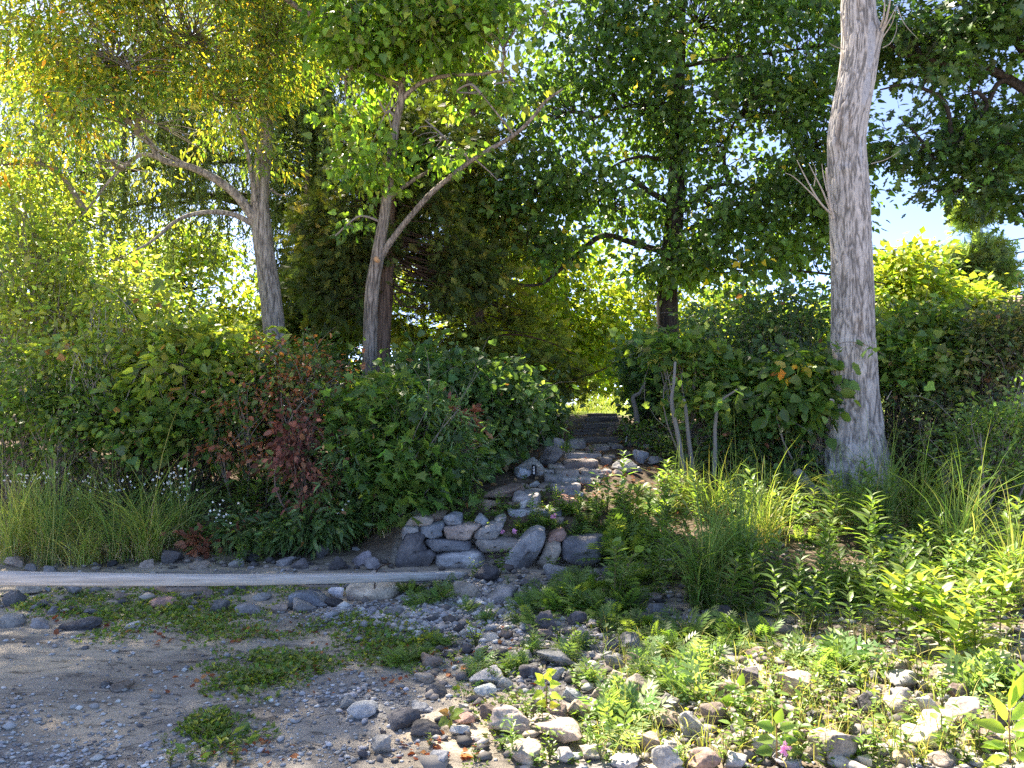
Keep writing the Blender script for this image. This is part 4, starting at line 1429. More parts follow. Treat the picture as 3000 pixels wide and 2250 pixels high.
pal_ced = palette([(.04, .06, .02), (.06, .08, .022), (.11, .11, .025)], [2, 2, .6])
pal_cedy = palette([(.11, .13, .025), (.17, .17, .03), (.06, .085, .02)], [1.4, 1.2, 1])
cedar('cedar_tree', 'dark cedar with a bare reddish trunk right behind the slender forked tree',
      [(1118, 1110, 12.8), (1122, 1000, 12.8), (1130, 870, 12.8), (1138, 700, 12.8), (1150, 500, 12.8), (1160, 200, 12.8)], [.135, .125, .12, .11, .09, .03],
      [(1140, 640, 12.9, 190, 150, 1.1), (1250, 720, 13, 180, 120, 1.0), (1010, 700, 13, 140, 130, 1.0), (1160, 430, 12.9, 150, 140, .9), (1320, 830, 13.2, 150, 90, .9), (1000, 860, 13.4, 130, 90, .9, .8)], 900, pal_ced, BARK_CEDAR, 6)
cedar('cedar_tree', 'cedar in the middle whose low red-brown boughs arch over the steps',
      [(1400, 1180, 15), (1395, 1000, 15), (1390, 800, 15), (1385, 600, 15), (1380, 300, 15), (1385, -120, 15), (1390, -550, 15)], [.18, .17, .15, .12, .09, .06, .02],
      [(1420, 900, 15, 190, 110, 1.3), (1330, 980, 15, 170, 80, 1.2), (1500, 1000, 14.6, 150, 90, 1.1), (1390, 700, 15, 190, 130, 1.3), (1250, 940, 15, 120, 80, 1.0), (1390, 480, 15, 150, 130, 1.1), (1385, 250, 15, 110, 140, .8), (1385, 20, 15, 70, 130, .6), (1390, -250, 15, 120, 150, 1.0), (1395, -480, 15, 80, 120, .7), (1600, 1060, 14.2, 120, 60, .9), (1640, 1120, 14, 90, 40, .7, .7)],  # hidden upper crown added to shade the bush and right slope
      1200, pal_cedy, BARK_CEDAR, 7, low=[[(1400, 1050, 15), (1500, 1040, 14.6), (1620, 1060, 14.2), (1720, 1090, 14)], [(1400, 1080, 15), (1520, 1110, 14.5), (1640, 1120, 14.2), (1760, 1085, 14), (1800, 1060, 14)],
                                          [(1400, 1100, 15), (1500, 1150, 14.6), (1600, 1160, 14.3), (1700, 1120, 14)], [(1395, 1000, 15), (1500, 980, 14.6), (1600, 1000, 14.3), (1690, 1040, 14)]])
cedar('cedar_tree', 'shadowy cedar between the willow and the reddish trunk',
      [(905, 1100, 16), (905, 950, 16), (900, 700, 16), (900, 500, 16)], [.15, .14, .1, .03],
      [(900, 900, 16, 120, 130, 1.1), (960, 760, 16, 110, 140, 1.1), (860, 980, 16, 130, 60, 1.0), (1000, 960, 15.6, 130, 80, 1.0)], 700, pal_ced, BARK_CEDAR, 8)
cedar('spruce_tree', 'small pale spruce beyond the roof near the right edge', [(2858, 950, 30), (2856, 800, 30), (2853, 650, 30), (2850, 560, 30)], [.12, .1, .07, .02],
      [(2858, 880, 30, 110, 50, 1.4), (2856, 810, 30, 90, 38, 1.2), (2854, 740, 30, 62, 36, .9), (2852, 670, 30, 38, 36, .6), (2850, 610, 30, 20, 34, .3), (2849, 575, 30, 8, 26, .12, .6)], 620, palette([(.10, .14, .05), (.14, .18, .06)]), BARK_BROWN, 9, .5, 5)


# ------------------------------------------------------------------ dead trunk, right
def dead_trunk():
    prof = [(-330, 2500, 2570), (-150, 2490, 2575), (0, 2478, 2575), (60, 2480, 2580), (110, 2481, 2588), (150, 2479, 2586), (200, 2471, 2578), (250, 2462, 2570), (300, 2452, 2561), (350, 2441, 2551), (400, 2437, 2546), (450, 2438, 2548),
            (500, 2440, 2553), (600, 2443, 2561), (700, 2448, 2563), (800, 2450, 2569), (900, 2450, 2571), (1000, 2449, 2575), (1100, 2449, 2581), (1180, 2444, 2588), (1250, 2436, 2597), (1320, 2426, 2606), (1380, 2414, 2617), (1430, 2402, 2630), (1480, 2392, 2642), (1530, 2386, 2650)]
    d = 9.4
    a = np.array(prof, float)[::-1]
    zs = P(2500, a[:, 0], d)[:, 2]
    xl = P(a[:, 1], a[:, 0], d)[:, 0]
    xr = P(a[:, 2], a[:, 0], d)[:, 0]
    rows, sides = 620, 176
    z = np.linspace(zs[0], zs[-1], rows)
    cx = np.interp(z, zs, (xl + xr) / 2)
    r = np.interp(z, zs, (xr - xl) / 2)
    for _ in range(3):
        r = np.convolve(np.pad(r, 6, 'edge'), np.ones(13) / 13, 'valid')
        cx = np.convolve(np.pad(cx, 6, 'edge'), np.ones(13) / 13, 'valid')
    th = np.arange(sides) / sides * 2 * math.pi
    Zg, Tg = np.meshgrid(z, th, indexing='ij')
    rr = np.repeat(r[:, None], sides, 1)
    # root flare lobes
    fl = sstep(1.35, .45, Zg)
    fl2 = sstep(2.3, .6, Zg)
    wv = Tg + .25 * np.sin(Zg * 3.1) + .12 * np.sin(Zg * 7)
    rr = rr * (1 + fl * (.13 * np.sin(Tg * 3 + 2.0) + .10 * np.sin(wv * 5 + 1.0)) + fl2 * (.055 * np.sin(wv * 7 + 2.2) + .03 * np.sin(wv * 12 + .4)))
    # old limb scars and burls
    for (pz, ang, hz, wa, amp) in [(1005, -1.6, .10, .35, .02), (420, -2.7, .10, .3, .035), (500, -2.05, .05, .35, .03), (90, -.55, .12, .45, .06), (150, -1.2, .22, .3, -.02), (1240, -1.2, .25, .14, -.03), (1210, -2.0, .2, .12, -.025), (1320, -2.3, .16, .22, .05), (630, -1.0, .06, .2, .02)]:
        zc = P(2510, pz, d)[2]
        da = (Tg - ang + math.pi) % (2 * math.pi) - math.pi
        rr = rr + amp * np.exp(-((Zg - zc) / hz) ** 2 - (da / wa) ** 2)
    p = np.stack([np.cos(Tg) * r.mean() * 13, np.sin(Tg) * r.mean() * 13, Zg * 3.4], -1).reshape(-1, 3)
    warp = .6 * fbm(p * .8 + 3, 3, 61)
    q = p * np.array([2.6, 2.6, 1.0]) + warp[:, None]
    rid = 1 - np.abs(noise(q, 62))
    rid2 = 1 - np.abs(noise(q * np.array([1.9, 1.9, 2.4]) + 5, 63))
    f = np.clip((rid * .65 + rid2 * .35), 0, 1)
    f = sstep(.62, .97, f)
    # smooth bare patches where bark has gone
    bare = np.zeros(len(p))
    zz, tt = Zg.ravel(), Tg.ravel()
    for (pz, ang, hz, wa) in [(140, -1.3, .32, .28), (270, -1.25, .22, .25), (450, -1.2, .15, .12)]:
        zc = P(2510, pz, d)[2]
        da = (tt - ang + math.pi) % (2 * math.pi) - math.pi
        bare = np.maximum(bare, sstep(1.1, .8, np.sqrt(((zz - zc) / hz) ** 2 + (da / wa) ** 2) + .15 * noise(p * 2, 70)))
    dep = (.013 * f) * (1 - bare) + .006 * noise(p * 1.2, 64)
    rad = rr.ravel() - dep
    V = np.stack([np.repeat(cx, sides) + np.cos(tt) * rad, d + .12 + np.sin(tt) * rad * .95, zz], -1)
    colr = np.array((.42, .39, .37)) * (1 - .66 * (f * (1 - bare)))[:, None]
    colr = colr * (1 - bare)[:, None] + np.array((.34, .34, .36)) * bare[:, None]
    mott = fbm(p * .5 + 9, 3, 65)[:, None]
    colr = colr * (1 + .16 * mott)
    # inner rusty wood patches where the outer bark flaked away
    rust = sstep(.35, .55, noise(p * np.array([.8, .8, .35]) + 21, 66) + .25 * noise(p * 3, 67))[:, None] * .55
    colr = colr * (1 - rust) + np.array((.27, .21, .165)) * rust * (1 - .6 * f[:, None])
    i = np.arange(rows - 1)[:, None] * sides
    k = np.arange(sides)[None]
    Q = np.stack([i + k, i + (k + 1) % sides, i + sides + (k + 1) % sides, i + sides + k], -1).reshape(-1, 4)
    m, n, l, pb, out = new_mat('dead_bark')
    at = n.new('ShaderNodeAttribute')
    at.attribute_name = 'Col'
    t1 = tex(n, l, 'noise', 46, mapped(n, l, (1, 1, .35)), 6, Roughness=.7)
    rp = ramp(n, [(.3, (.55, .55, .55)), (.5, (1, 1, 1)), (.7, (1.3, 1.3, 1.3))])
    l.new(t1.outputs[0], rp.inputs[0])
    l.new(mixc(n, l, .9, at.outputs['Color'], rp.outputs[0], 'MULTIPLY'), pb.inputs['Base Color'])
    pb.inputs['Roughness'].default_value = .92
    pb.inputs['Specular IOR Level'].default_value = .15
    bump(n, l, pb, t1.outputs[0], .6, .008)
    root = thing('dead_tree', 'bare dead trunk with furrowed pale grey bark, thickest and nearest trunk', 'tree', (cx[0], d, .5))
    o = link('trunk', make_mesh('trunk', V, quads=Q, colr=np.clip(colr, .01, 1)), m, root)
    o.location = tuple(-np.array(root.location))
    inv_ = tuple(-np.array(root.location))
    # exposed root running out to the left
    for pts, r0, r1 in [([(2420, 1470, 9.3), (2395, 1452, 9.15), (2365, 1425, 9.05), (2345, 1395, 9.0), (2334, 1382, 8.98)], .10, .055), ([(2600, 1500, 9.2), (2650, 1530, 9.0), (2700, 1545, 8.9)], .09, .03), ([(2440, 1500, 9.1), (2420, 1545, 8.8), (2390, 1570, 8.6)], .09, .03)]:
        s, q_ = bark_tube([P(*z_) for z_ in pts], [r0, (r0 + r1) / 2, r1], 20, 40, .14, 71)
        s.C = [np.broadcast_to(np.array((.30, .28, .26)), c.shape) for c in s.C]
        e = s.obj('root', m, root)
        e.location = inv_
    # dead twigs
    for pts, r0 in [([(2442, 640, 9.3), (2430, 590, 9.25), (2422, 500, 9.2), (2425, 495, 9.2)], .022), ([(2438, 630, 9.3), (2400, 590, 9.2), (2360, 520, 9.1), (2335, 470, 9.0)], .014), ([(2436, 625, 9.3), (2410, 560, 9.2), (2385, 510, 9.1), (2370, 480, 9.1)], .012),
                    ([(2400, 590, 9.2), (2350, 540, 9.1), (2320, 515, 9.0), (2300, 507, 9.0)], .009), ([(2422, 560, 9.2), (2412, 510, 9.2), (2408, 480, 9.2)], .008), ([(2385, 545, 9.15), (2390, 500, 9.1), (2378, 470, 9.1)], .006),
                    ([(2478, 120, 9.3), (2470, 70, 9.25), (2462, 38, 9.2)], .018), ([(2475, 145, 9.3), (2450, 138, 9.2), (2430, 126, 9.1)], .006),
                    ([(2585, 90, 9.3), (2598, 50, 9.2), (2612, -20, 9.1)], .022), ([(2585, 95, 9.3), (2605, 60, 9.2), (2628, 15, 9.1)], .012), ([(2580, 80, 9.3), (2590, 40, 9.2), (2592, -10, 9.2)], .016), ([(2586, 110, 9.3), (2612, 70, 9.2), (2625, 30, 9.1)], .008),
                    ([(2586, 140, 9.3), (2610, 125, 9.2), (2626, 90, 9.2), (2627, 65, 9.2)], .006), ([(2628, 20, 9.1), (2650, 70, 9.1), (2690, 115, 9.1)], .006), ([(2552, 480, 9.3), (2600, 465, 9.2), (2640, 440, 9.1)], .006),
                    ([(2447, 1045, 9.3), (2440, 1025, 9.2)], .03), ([(2437, 1175, 9.25), (2433, 1170, 9.15)], .03), ([(2598, 1170, 9.2), (2612, 1145, 9.1)], .008)]:
        s, q_ = bark_tube([P(*z_) for z_ in pts], [r0, r0 * .7, r0 * .3], 7, 14, .1, 73)
        s.C = [np.broadcast_to(np.array((.36, .32, .29)), c.shape) for c in s.C]
        e = s.obj('dead_twig', m, root)
        e.location = inv_


dead_trunk()


# ------------------------------------------------------------------ background beyond the bank
pal_far = palette([GR_L, GR_Y, (.13, .19, .03), (.20, .21, .04)], [1.2, 1.6, 1.6, .8])
far_trees = [  # px, base_py, d, rx, ry, cy, label
    (1660, 1150, 25, 190, 220, 870, 'sunlit yellow-green tree glowing beyond the top of the steps'),
    (1900, 1150, 27, 220, 210, 900, 'sunlit tree seen past the foot of the maple trunk'),
    (1490, 1150, 24, 170, 200, 820, 'sunlit tree glimpsed through the cedar boughs'),
    (2120, 1150, 30, 220, 150, 930, 'pale far tree seen under the maple'),
    (2640, 1100, 22, 120, 110, 840, 'feathery yellow-green bush tree right of the dead trunk'),
    (2780, 1100, 23, 110, 55, 910, 'low yellow-green bush tree below the spruce'),
    (560, 1150, 23, 250, 200, 850, 'bushy far tree between the ash and the left thicket'),
    (240, 1150, 24, 280, 230, 800, 'bushy far tree behind the left thicket'),
    (-60, 1150, 22, 200, 260, 800, 'far tree at the left edge behind the thicket'),
    (780, 1150, 26, 180, 130, 940, 'far tree behind the ash trunk'),
    (1100, 1150, 27, 260, 130, 900, 'far tree screened by the dark cedars'),
    (2400, 1150, 30, 220, 110, 1000, 'far tree hidden low behind the dead trunk'),
    (3050, 1150, 26, 180, 130, 960, 'far tree behind the house roof'),
]
for i, (px, by, d, rx, ry, cyy, lab) in enumerate(far_trees):
    t0 = P(px, by, d)
    build_tree('far_tree', lab, [(px, by + 30, d), (px + 4, cyy + ry * .4, d), (px - 3, cyy, d), (px, cyy - ry * .5, d)], [.14, .12, .08, .03], [],
               [(px, cyy, d, rx * .8, ry * .8, 1.8), (px - rx * .5, cyy + ry * .35, d, rx * .55, ry * .55, 1.4), (px + rx * .5, cyy + ry * .3, d + .5, rx * .55, ry * .6, 1.4), (px + rx * .1, cyy - ry * .55, d, rx * .45, ry * .45, 1.2), (px, cyy + ry * .8, d, rx * .9, ry * .5, 1.5)],
               800, 9, .30, DIAMOND, .19, pal_far, BARK_BROWN, DARKTW, .25, -.15, .6, group='trees beyond the bank', leafmat=FARLEAF, limb=.05, seed=20 + i, wid=1.2, sides=8)

# the far wood that closes the view behind everything
s_ = Soup()
n_ = 9000
hx = rng.uniform(-34, 34, n_)
hz = 1.5 + rng.random(n_) ** .8 * (2.6 + 1.3 * noise(np.column_stack([hx * .25, 0 * hx, 0 * hx]), 77))
hc = np.column_stack([hx, 36 + rng.uniform(-1.5, 1.5, n_), hz])
scatter_leaves(s_, hc, np.tile([0, -1.0, .3], (n_, 1)), 5, .35, DIAMOND, .32, pal_far, .4, wid=1.2)
e_ = s_.obj('far_wood', FARLEAF, None, 'stuff', False)
e_['label'] = 'far belt of bright trees closing the view behind the bank'
e_['category'] = 'wood'

# grass blades helper
def blades(s, base, L, wd, lean, pal, m=6, az=None, curl=1.0):
    n = len(base)
    L = np.broadcast_to(L, (n,))
    az = rng.uniform(0, 2 * math.pi, n) if az is None else az
    t = np.linspace(0, 1, m)[None, :]
    lean = np.broadcast_to(lean, (n,))[:, None]
    hd = np.stack([np.cos(az), np.sin(az), 0 * az], -1)
    out = lean * t ** (1 + curl)
    up = t - .55 * np.minimum(lean, 1.2) * t ** 2.6
    pts = base[:, None] + L[:, None, None] * (hd[:, None] * out[..., None] + np.array([0, 0, 1.0]) * up[..., None])
    fa = rng.uniform(0, 2 * math.pi, n)
    sd = np.stack([np.cos(fa), np.sin(fa), 0 * fa], -1)
    wv = np.broadcast_to(wd, (n,))[:, None] * np.array([.75, 1, .95, .8, .5, .04])[None, :m]
    A = pts - sd[:, None] * wv[..., None] / 2
    B = pts + sd[:, None] * wv[..., None] / 2
    V = np.stack([A, B], 2).reshape(n, m * 2, 3)
    i = (np.arange(n) * m * 2)[:, None]
    k = np.arange(m - 1)[None] * 2
    Q = np.stack([i + k, i + k + 1, i + k + 3, i + k + 2], -1).reshape(-1, 4)
    s.add(V, Q=Q, C=np.repeat(pal(n), m * 2, 0))


pal_grass = palette([(.10, .17, .04), (.075, .135, .035), (.15, .20, .055), (.26, .24, .10)], [2, 1.6, 1.6, .5], .15)
pal_gsun = palette([(.13, .20, .04), (.18, .24, .05), (.24, .26, .08)], None, .15)


def tussock(px, py, wpx, hpx, n, label, pal=pal_grass, lean=.5, wd=.009, group='clumps of tall grass', name='grass_clump', d=None):
    h = hit(px, py)
    if d:
        h = P(px, py, d)
        h[2] = float(G(h[0], h[1]))
    sp = wpx * h[1] / FPX / 2
    L = hpx * h[1] / FPX
    root = thing(name, label, 'grass', (h[0], h[1], float(G(h[0], h[1]))), group)
    b = np.column_stack([h[0] + rng.normal(0, sp * .4, n), h[1] + rng.normal(0, sp * .4, n), np.zeros(n)])
    b[:, 2] = G(b[:, 0], b[:, 1]) - .01
    s = Soup()
    blades(s, b, L * np.clip(rng.normal(.85, .32, n), .2, 1.5), wd * np.exp(rng.normal(0, .2, n)), np.abs(rng.normal(lean, .38, n)), pal)
    o = s.obj('blades', GRASS, root, 'stuff')
    o.location = tuple(-np.array(root.location))
    # dry stalks at the foot
    k = n // 2
    s = Soup()
    blades(s, b[:k], L * rng.uniform(.12, .6, k), .006, np.abs(rng.normal(.8, .5, k)), palette([(.42, .34, .20), (.32, .25, .15)]))
    o = s.obj('dry_stalks', GRASS, root, 'stuff')
    o.location = tuple(-np.array(root.location))


for (px, py, wv, hv, n, lab, pal, ln) in [
    (40, 1640, 140, 250, 190, 'tall grass clump at the left edge of the shore', pal_gsun, .5),
    (150, 1655, 90, 300, 150, 'tall grass clump, second from the left edge', pal_grass, .45),
    (255, 1655, 110, 220, 170, 'tall arching grass clump, third from the left edge', pal_gsun, .95),
    (350, 1652, 80, 310, 150, 'tall grass clump with straw stalks, fourth from the left edge', pal_grass, .75),
    (440, 1645, 90, 350, 160, 'tallest arching grass clump of the left shore', pal_gsun, .9),
    (530, 1600, 100, 230, 170, 'dark grass clump beside the dead brown shrub', pal_grass, .7),
    (90, 1560, 150, 180, 200, 'sunlit grass clump behind the left shore row', pal_gsun, .5),
    (240, 1560, 150, 190, 180, 'sunlit grass clump before the left thicket', pal_gsun, .5),
    (980, 1600, 70, 120, 140, 'fine grass tuft left of the stone wall', pal_grass, .9),
    (1130, 1560, 60, 110, 120, 'fine grass tuft hanging by the wall corner', pal_grass, .9),
    (2060, 1770, 110, 330, 190, 'tall upright grass clump on the right slope, leftmost there', pal_grass, .4),
    (2160, 1730, 110, 380, 200, 'tall arching grass clump in the middle of the right slope', pal_grass, .45),
    (2240, 1600, 110, 260, 150, 'grass clump below the exposed root of the dead trunk', pal_gsun, .6),
    (2480, 1560, 130, 260, 120, 'grass growing up against the dead trunk', pal_grass, .6),
    (2580, 1560, 120, 330, 110, 'tall grass right of the dead trunk foot', pal_grass, .6),
    (2690, 1540, 130, 260, 120, 'grass with seed heads right of the dead trunk', pal_gsun, .6),
    (2820, 1680, 120, 330, 150, 'tall grass clump near the right edge', pal_grass, .45),
    (2970, 1760, 90, 300, 110, 'bright narrow grass clump at the right edge', pal_gsun, .4),
    (2010, 1480, 120, 160, 160, 'pale grass tuft before the sapling stems', pal_gsun, .7),
    (2100, 1520, 120, 180, 160, 'pale grass tuft right of the sapling stems', pal_gsun, .7),
    (2320, 1480, 120, 170, 120, 'grass tuft left of the exposed root', pal_gsun, .7),
    (1650, 1330, 70, 60, 30, 'broad-bladed grass leaning over the steps', pal_grass, 1.0),
    (1620, 1290, 80, 120, 26, 'iris-like blades left of the timber steps', pal_grass, .9),
]:
    tussock(px, py, wv, hv, n, lab, pal, ln, .022 if 'iris' in lab or 'broad' in lab else .008)
# bright arching lawn grass past the top step
s_ = Soup()
n_ = 5200
gxx = rng.uniform(-.6, 5.2, n_)
gyy = rng.uniform(15.2, 23, n_)
b_ = np.column_stack([gxx, gyy, G(gxx, gyy) - .01])
blades(s_, b_, rng.uniform(.10, .34, n_), .010, np.abs(rng.normal(.8, .3, n_)), pal_gsun)
g_ = s_.obj('lawn_grass', GRASS, None, 'stuff')
g_['label'] = 'sunlit long grass past the top of the steps'
g_['category'] = 'grass'
tussock(1720, 1190, 60, 60, 260, 'fountain of sunlit grass beyond the top step, left one', pal_gsun, 1.0, .012, d=18.0)
tussock(1790, 1190, 60, 60, 260, 'fountain of sunlit grass beyond the top step, right one', pal_gsun, 1.0, .012, d=18.6)

# ------------------------------------------------------------------ house roof, pole and wires behind the right bushes
HB = P(2900, 1190, 21)
HOUSE = thing('house', 'low house with a brown shingled roof behind the right bushes', 'house', (HB[0], HB[1], 1.5))
er, ri = P(2700, 945, 21), P(2700, 868, 23.5)
x0, x1 = er[0], er[0] + 9.0
wz0 = 1.4


def box(s, a, b):
    a, b = np.array(a, float), np.array(b, float)
    c = np.array([[0, 0, 0], [1, 0, 0], [1, 1, 0], [0, 1, 0], [0, 0, 1], [1, 0, 1], [1, 1, 1], [0, 1, 1]]) * (b - a) + a
    s.add(c, Q=[(0, 3, 2, 1), (4, 5, 6, 7), (0, 1, 5, 4), (1, 2, 6, 5), (2, 3, 7, 6), (3, 0, 4, 7)])


hinv = tuple(-np.array(HOUSE.location))
s_ = Soup(); box(s_, (x0 + .3, 21.5, wz0 - .3), (x1 - .3, 27, er[2] - .05)); o_ = s_.obj('wall', plain('white_siding', (.62, .62, .60), .7), HOUSE, smooth=False); o_.location = hinv
SHING = plain('brown_shingle', (.20, .14, .115), .9)
nrow = 11
for k in range(nrow):
    f0, f1 = k / nrow, (k + 1.15) / nrow
    ya, yb = 21 + 2.5 * f0, 21 + 2.5 * f1
    za, zb = er[2] + (ri[2] - er[2]) * f0 + .03, er[2] + (ri[2] - er[2]) * f1 + .015
    V = np.array([(x0, ya, za), (x1, ya, za), (x1, yb, zb), (x0, yb, zb), (x0, ya, za - .05), (x1, ya, za - .05), (x1, yb, zb - .05), (x0, yb, zb - .05)])
    o_ = link('shingle_course', make_mesh('shingle_course', V, quads=[(0, 1, 2, 3), (4, 7, 6, 5), (0, 4, 5, 1), (1, 5, 6, 2), (2, 6, 7, 3), (3, 7, 4, 0)], smooth=False), SHING, HOUSE)
    o_.location = hinv
V = np.array([(x0, 23.5, ri[2]), (x1, 23.5, ri[2]), (x1, 27.2, er[2]), (x0, 27.2, er[2]), (x0, 23.5, ri[2] - .1), (x1, 23.5, ri[2] - .1), (x1, 27.2, er[2] - .1), (x0, 27.2, er[2] - .1)])
o_ = link('rear_roof', make_mesh('rear_roof', V, quads=[(0, 1, 2, 3), (4, 7, 6, 5), (0, 4, 5, 1), (1, 5, 6, 2), (2, 6, 7, 3), (3, 7, 4, 0)], smooth=False), SHING, HOUSE); o_.location = hinv
for k in range(3):
    s_ = Soup(); box(s_, (x0 + .93 + 2.6 * k, 21.44, 1.68), (x0 + 2.07 + 2.6 * k, 21.52, 2.67)); o_ = s_.obj('window', plain('window_frame', (.7, .7, .68), .5), HOUSE, smooth=False); o_.location = hinv
    s_ = Soup(); box(s_, (x0 + 1.0 + 2.6 * k, 21.42, 1.75), (x0 + 2.0 + 2.6 * k, 21.5, 2.6)); s_.obj('pane', plain('dark_pane', (.03, .035, .04), .1), o_, smooth=False)

q_ = P(2588, 735, 32)
POLE = thing('utility_pole', 'utility pole top with small insulators just right of the dead trunk', 'utility pole', (q_[0], q_[1], 1.5))
pin = tuple(-np.array(POLE.location))
s_ = Soup(); cyl(s_, q_[0], q_[1], 1.2, q_[2] - .02, .11, 12); o_ = s_.obj('post', BARK_BROWN, POLE); o_.location = pin
for dx in (-.12, .12):
    s_ = Soup(); cyl(s_, q_[0] + dx, q_[1] - .1, q_[2] - .35, q_[2] + .06, .045, 8); o_ = s_.obj('insulator', BLACKM, POLE); o_.location = pin
for (a, b, lab) in [((2520, 728), (3040, 690), 'upper power line crossing the gap beside the dead trunk'), ((2560, 745), (3060, 728), 'lower power line crossing the gap beside the dead trunk')]:
    p0, p1 = P(*a, 32), P(*b, 30)
    t = np.linspace(0, 1, 24)[:, None]
    c = p0 * (1 - t) + p1 * t - np.array([0, 0, .25]) * (4 * t * (1 - t))
    s_ = Soup(); s_.tubes(c[None], .028, 5)
    tag(s_.obj('power_line', BLACKM), lab, 'power line', 'power lines')

# ------------------------------------------------------------------ shrubs
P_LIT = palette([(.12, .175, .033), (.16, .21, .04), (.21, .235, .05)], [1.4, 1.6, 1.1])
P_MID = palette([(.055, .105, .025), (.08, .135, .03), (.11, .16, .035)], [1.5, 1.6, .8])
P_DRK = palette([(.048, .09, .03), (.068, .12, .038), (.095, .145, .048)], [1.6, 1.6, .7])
P_REDG = palette([(.055, .10, .028), (.10, .125, .035), (.24, .095, .05), (.20, .075, .045)], [1.4, 1.0, .9, .5])
P_DEAD = palette([(.20, .085, .05), (.15, .06, .038), (.27, .13, .08)], None, .2)
P_MAROON = palette([(.13, .055, .04), (.10, .042, .032), (.18, .085, .055), (.06, .09, .03)], [2, 2, 1, .6], .25)
P_VINE = palette([(.085, .145, .035), (.12, .18, .04), (.22, .23, .05), (.06, .105, .03)], [1.5, 1.2, .5, 1])
P_TANG = palette([(.07, .10, .035), (.10, .125, .045), (.15, .14, .06), (.05, .08, .03)])


P_MIX = palette([(.05, .10, .03), (.12, .165, .04), (.20, .21, .05), (.19, .10, .05), (.07, .12, .045)], [1, 1, .5, .2, 1])


def shrub(label, ells, nclu, per, spread, tmpl, size, pal, stems=14, twc=GREYTW, gap=-.25, gs=1.6, droop=.4, up=.8, mat=None, seed=0, name='shrub', group='shrubs on the bank', wid=1.0, flat=.7, twf=.55, shell=.2, extra=None):
    e0 = max(ells, key=lambda e: e[1])
    c0 = P(e0[0], e0[1], e0[2])
    gz = float(G(c0[0], c0[1]))
    root = thing(name, label, 'shrub', (c0[0], c0[1], gz), group)
    ro = -np.array(root.location)
    cen, od, idx, C, R = in_ellipsoids(ells, nclu, shell, gap, gs, seed)
    keep = cen[:, 2] > G(cen[:, 0], cen[:, 1]) + .05
    cen, od, idx = cen[keep], od[keep], idx[keep]
    tw = Soup()
    ends = cen[rng.choice(len(cen), min(stems, len(cen)), replace=False)]
    st = np.column_stack([c0[0] + (ends[:, 0] - c0[0]) * .45 + rng.normal(0, .12, len(ends)), ends[:, 1] * .5 + c0[1] * .5 + rng.normal(0, .12, len(ends)), np.zeros(len(ends))])
    st[:, 2] = G(st[:, 0], st[:, 1]) - .03
    twig_batch(tw, st, ends, .014, .004, .08, np.asarray(twc), 8, 5)
    t = rng.uniform(.3, .95, len(cen))[:, None]
    k = np.argmin(np.linalg.norm(ends[None] - cen[:, None], axis=2), 1)
    frm = st[k] * (1 - t) + ends[k] * t
    sel = rng.random(len(cen)) < twf
    twig_batch(tw, frm[sel], cen[sel], .006, .002, .04, np.asarray(twc), 5, 3)
    o = tw.obj('twigs', TWIG, root, 'stuff')
    o.location = tuple(ro)
    s = Soup()
    # stray shoots that break the outline, and a little of other plants growing through
    ns = max(4, nclu // 14)
    k = rng.choice(len(cen), ns)
    L = rng.uniform(.15, .55, ns)
    tip = cen[k] + (od[k] * [1, .6, .6] + rng.normal(0, .35, (ns, 3)) + [0, 0, .55]) * L[:, None]
    twig_batch(tw2 := Soup(), cen[k], tip, .004, .0015, .1, np.asarray(twc), 5, 3)
    o2 = tw2.obj('shoots', TWIG, root, 'stuff')
    o2.location = tuple(ro)
    tt = rng.uniform(.2, 1, (ns, 9, 1))
    sp = (cen[k][:, None] * (1 - tt) + tip[:, None] * tt + np.sin(tt * math.pi) * np.array([0, 0, .1]) * L[:, None, None]).reshape(-1, 3)
    scatter_leaves(s, sp, np.repeat(od[k], 9, 0), 1, .03, tmpl, size * .9, pal, droop, up, flat, wid)
    kx = rng.random(len(cen)) < .12
    if kx.any() and mat is None:
        scatter_leaves(s, cen[kx], od[kx], 5, spread * 1.2, OVAL if tmpl is not OVAL else GRAPE, size * .8, P_MIX, droop, up, flat, 1.0)
    scatter_leaves(s, cen, od - [0, .35, 0], per, spread, tmpl, size, pal, droop, up, flat, wid)
    if extra:
        extra(s, cen, od, idx)
    o = s.obj('foliage', mat or LEAF, root, 'stuff', smooth=False)
    o.location = tuple(ro)
    return root


# left thicket
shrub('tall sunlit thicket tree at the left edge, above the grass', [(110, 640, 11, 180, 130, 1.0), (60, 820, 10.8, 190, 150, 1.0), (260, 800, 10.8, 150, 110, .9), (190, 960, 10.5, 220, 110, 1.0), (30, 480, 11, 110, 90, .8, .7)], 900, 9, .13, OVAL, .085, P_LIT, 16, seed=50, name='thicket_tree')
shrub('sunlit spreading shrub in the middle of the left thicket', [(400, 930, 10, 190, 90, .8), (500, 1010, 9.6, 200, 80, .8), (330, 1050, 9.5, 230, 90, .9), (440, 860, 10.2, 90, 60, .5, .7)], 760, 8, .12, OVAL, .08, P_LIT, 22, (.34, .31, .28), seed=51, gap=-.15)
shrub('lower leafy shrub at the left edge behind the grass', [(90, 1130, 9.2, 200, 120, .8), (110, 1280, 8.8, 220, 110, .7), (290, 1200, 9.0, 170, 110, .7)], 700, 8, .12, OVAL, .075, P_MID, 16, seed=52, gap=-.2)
shrub('big-leaved sunlit dogwood left of the ash trunk', [(620, 1020, 9.4, 150, 70, .6), (560, 1100, 9.2, 180, 90, .7), (680, 1080, 9.4, 110, 80, .6)], 330, 7, .13, OVAL, .13, P_LIT, 14, seed=53, gap=-.1, wid=1.15)
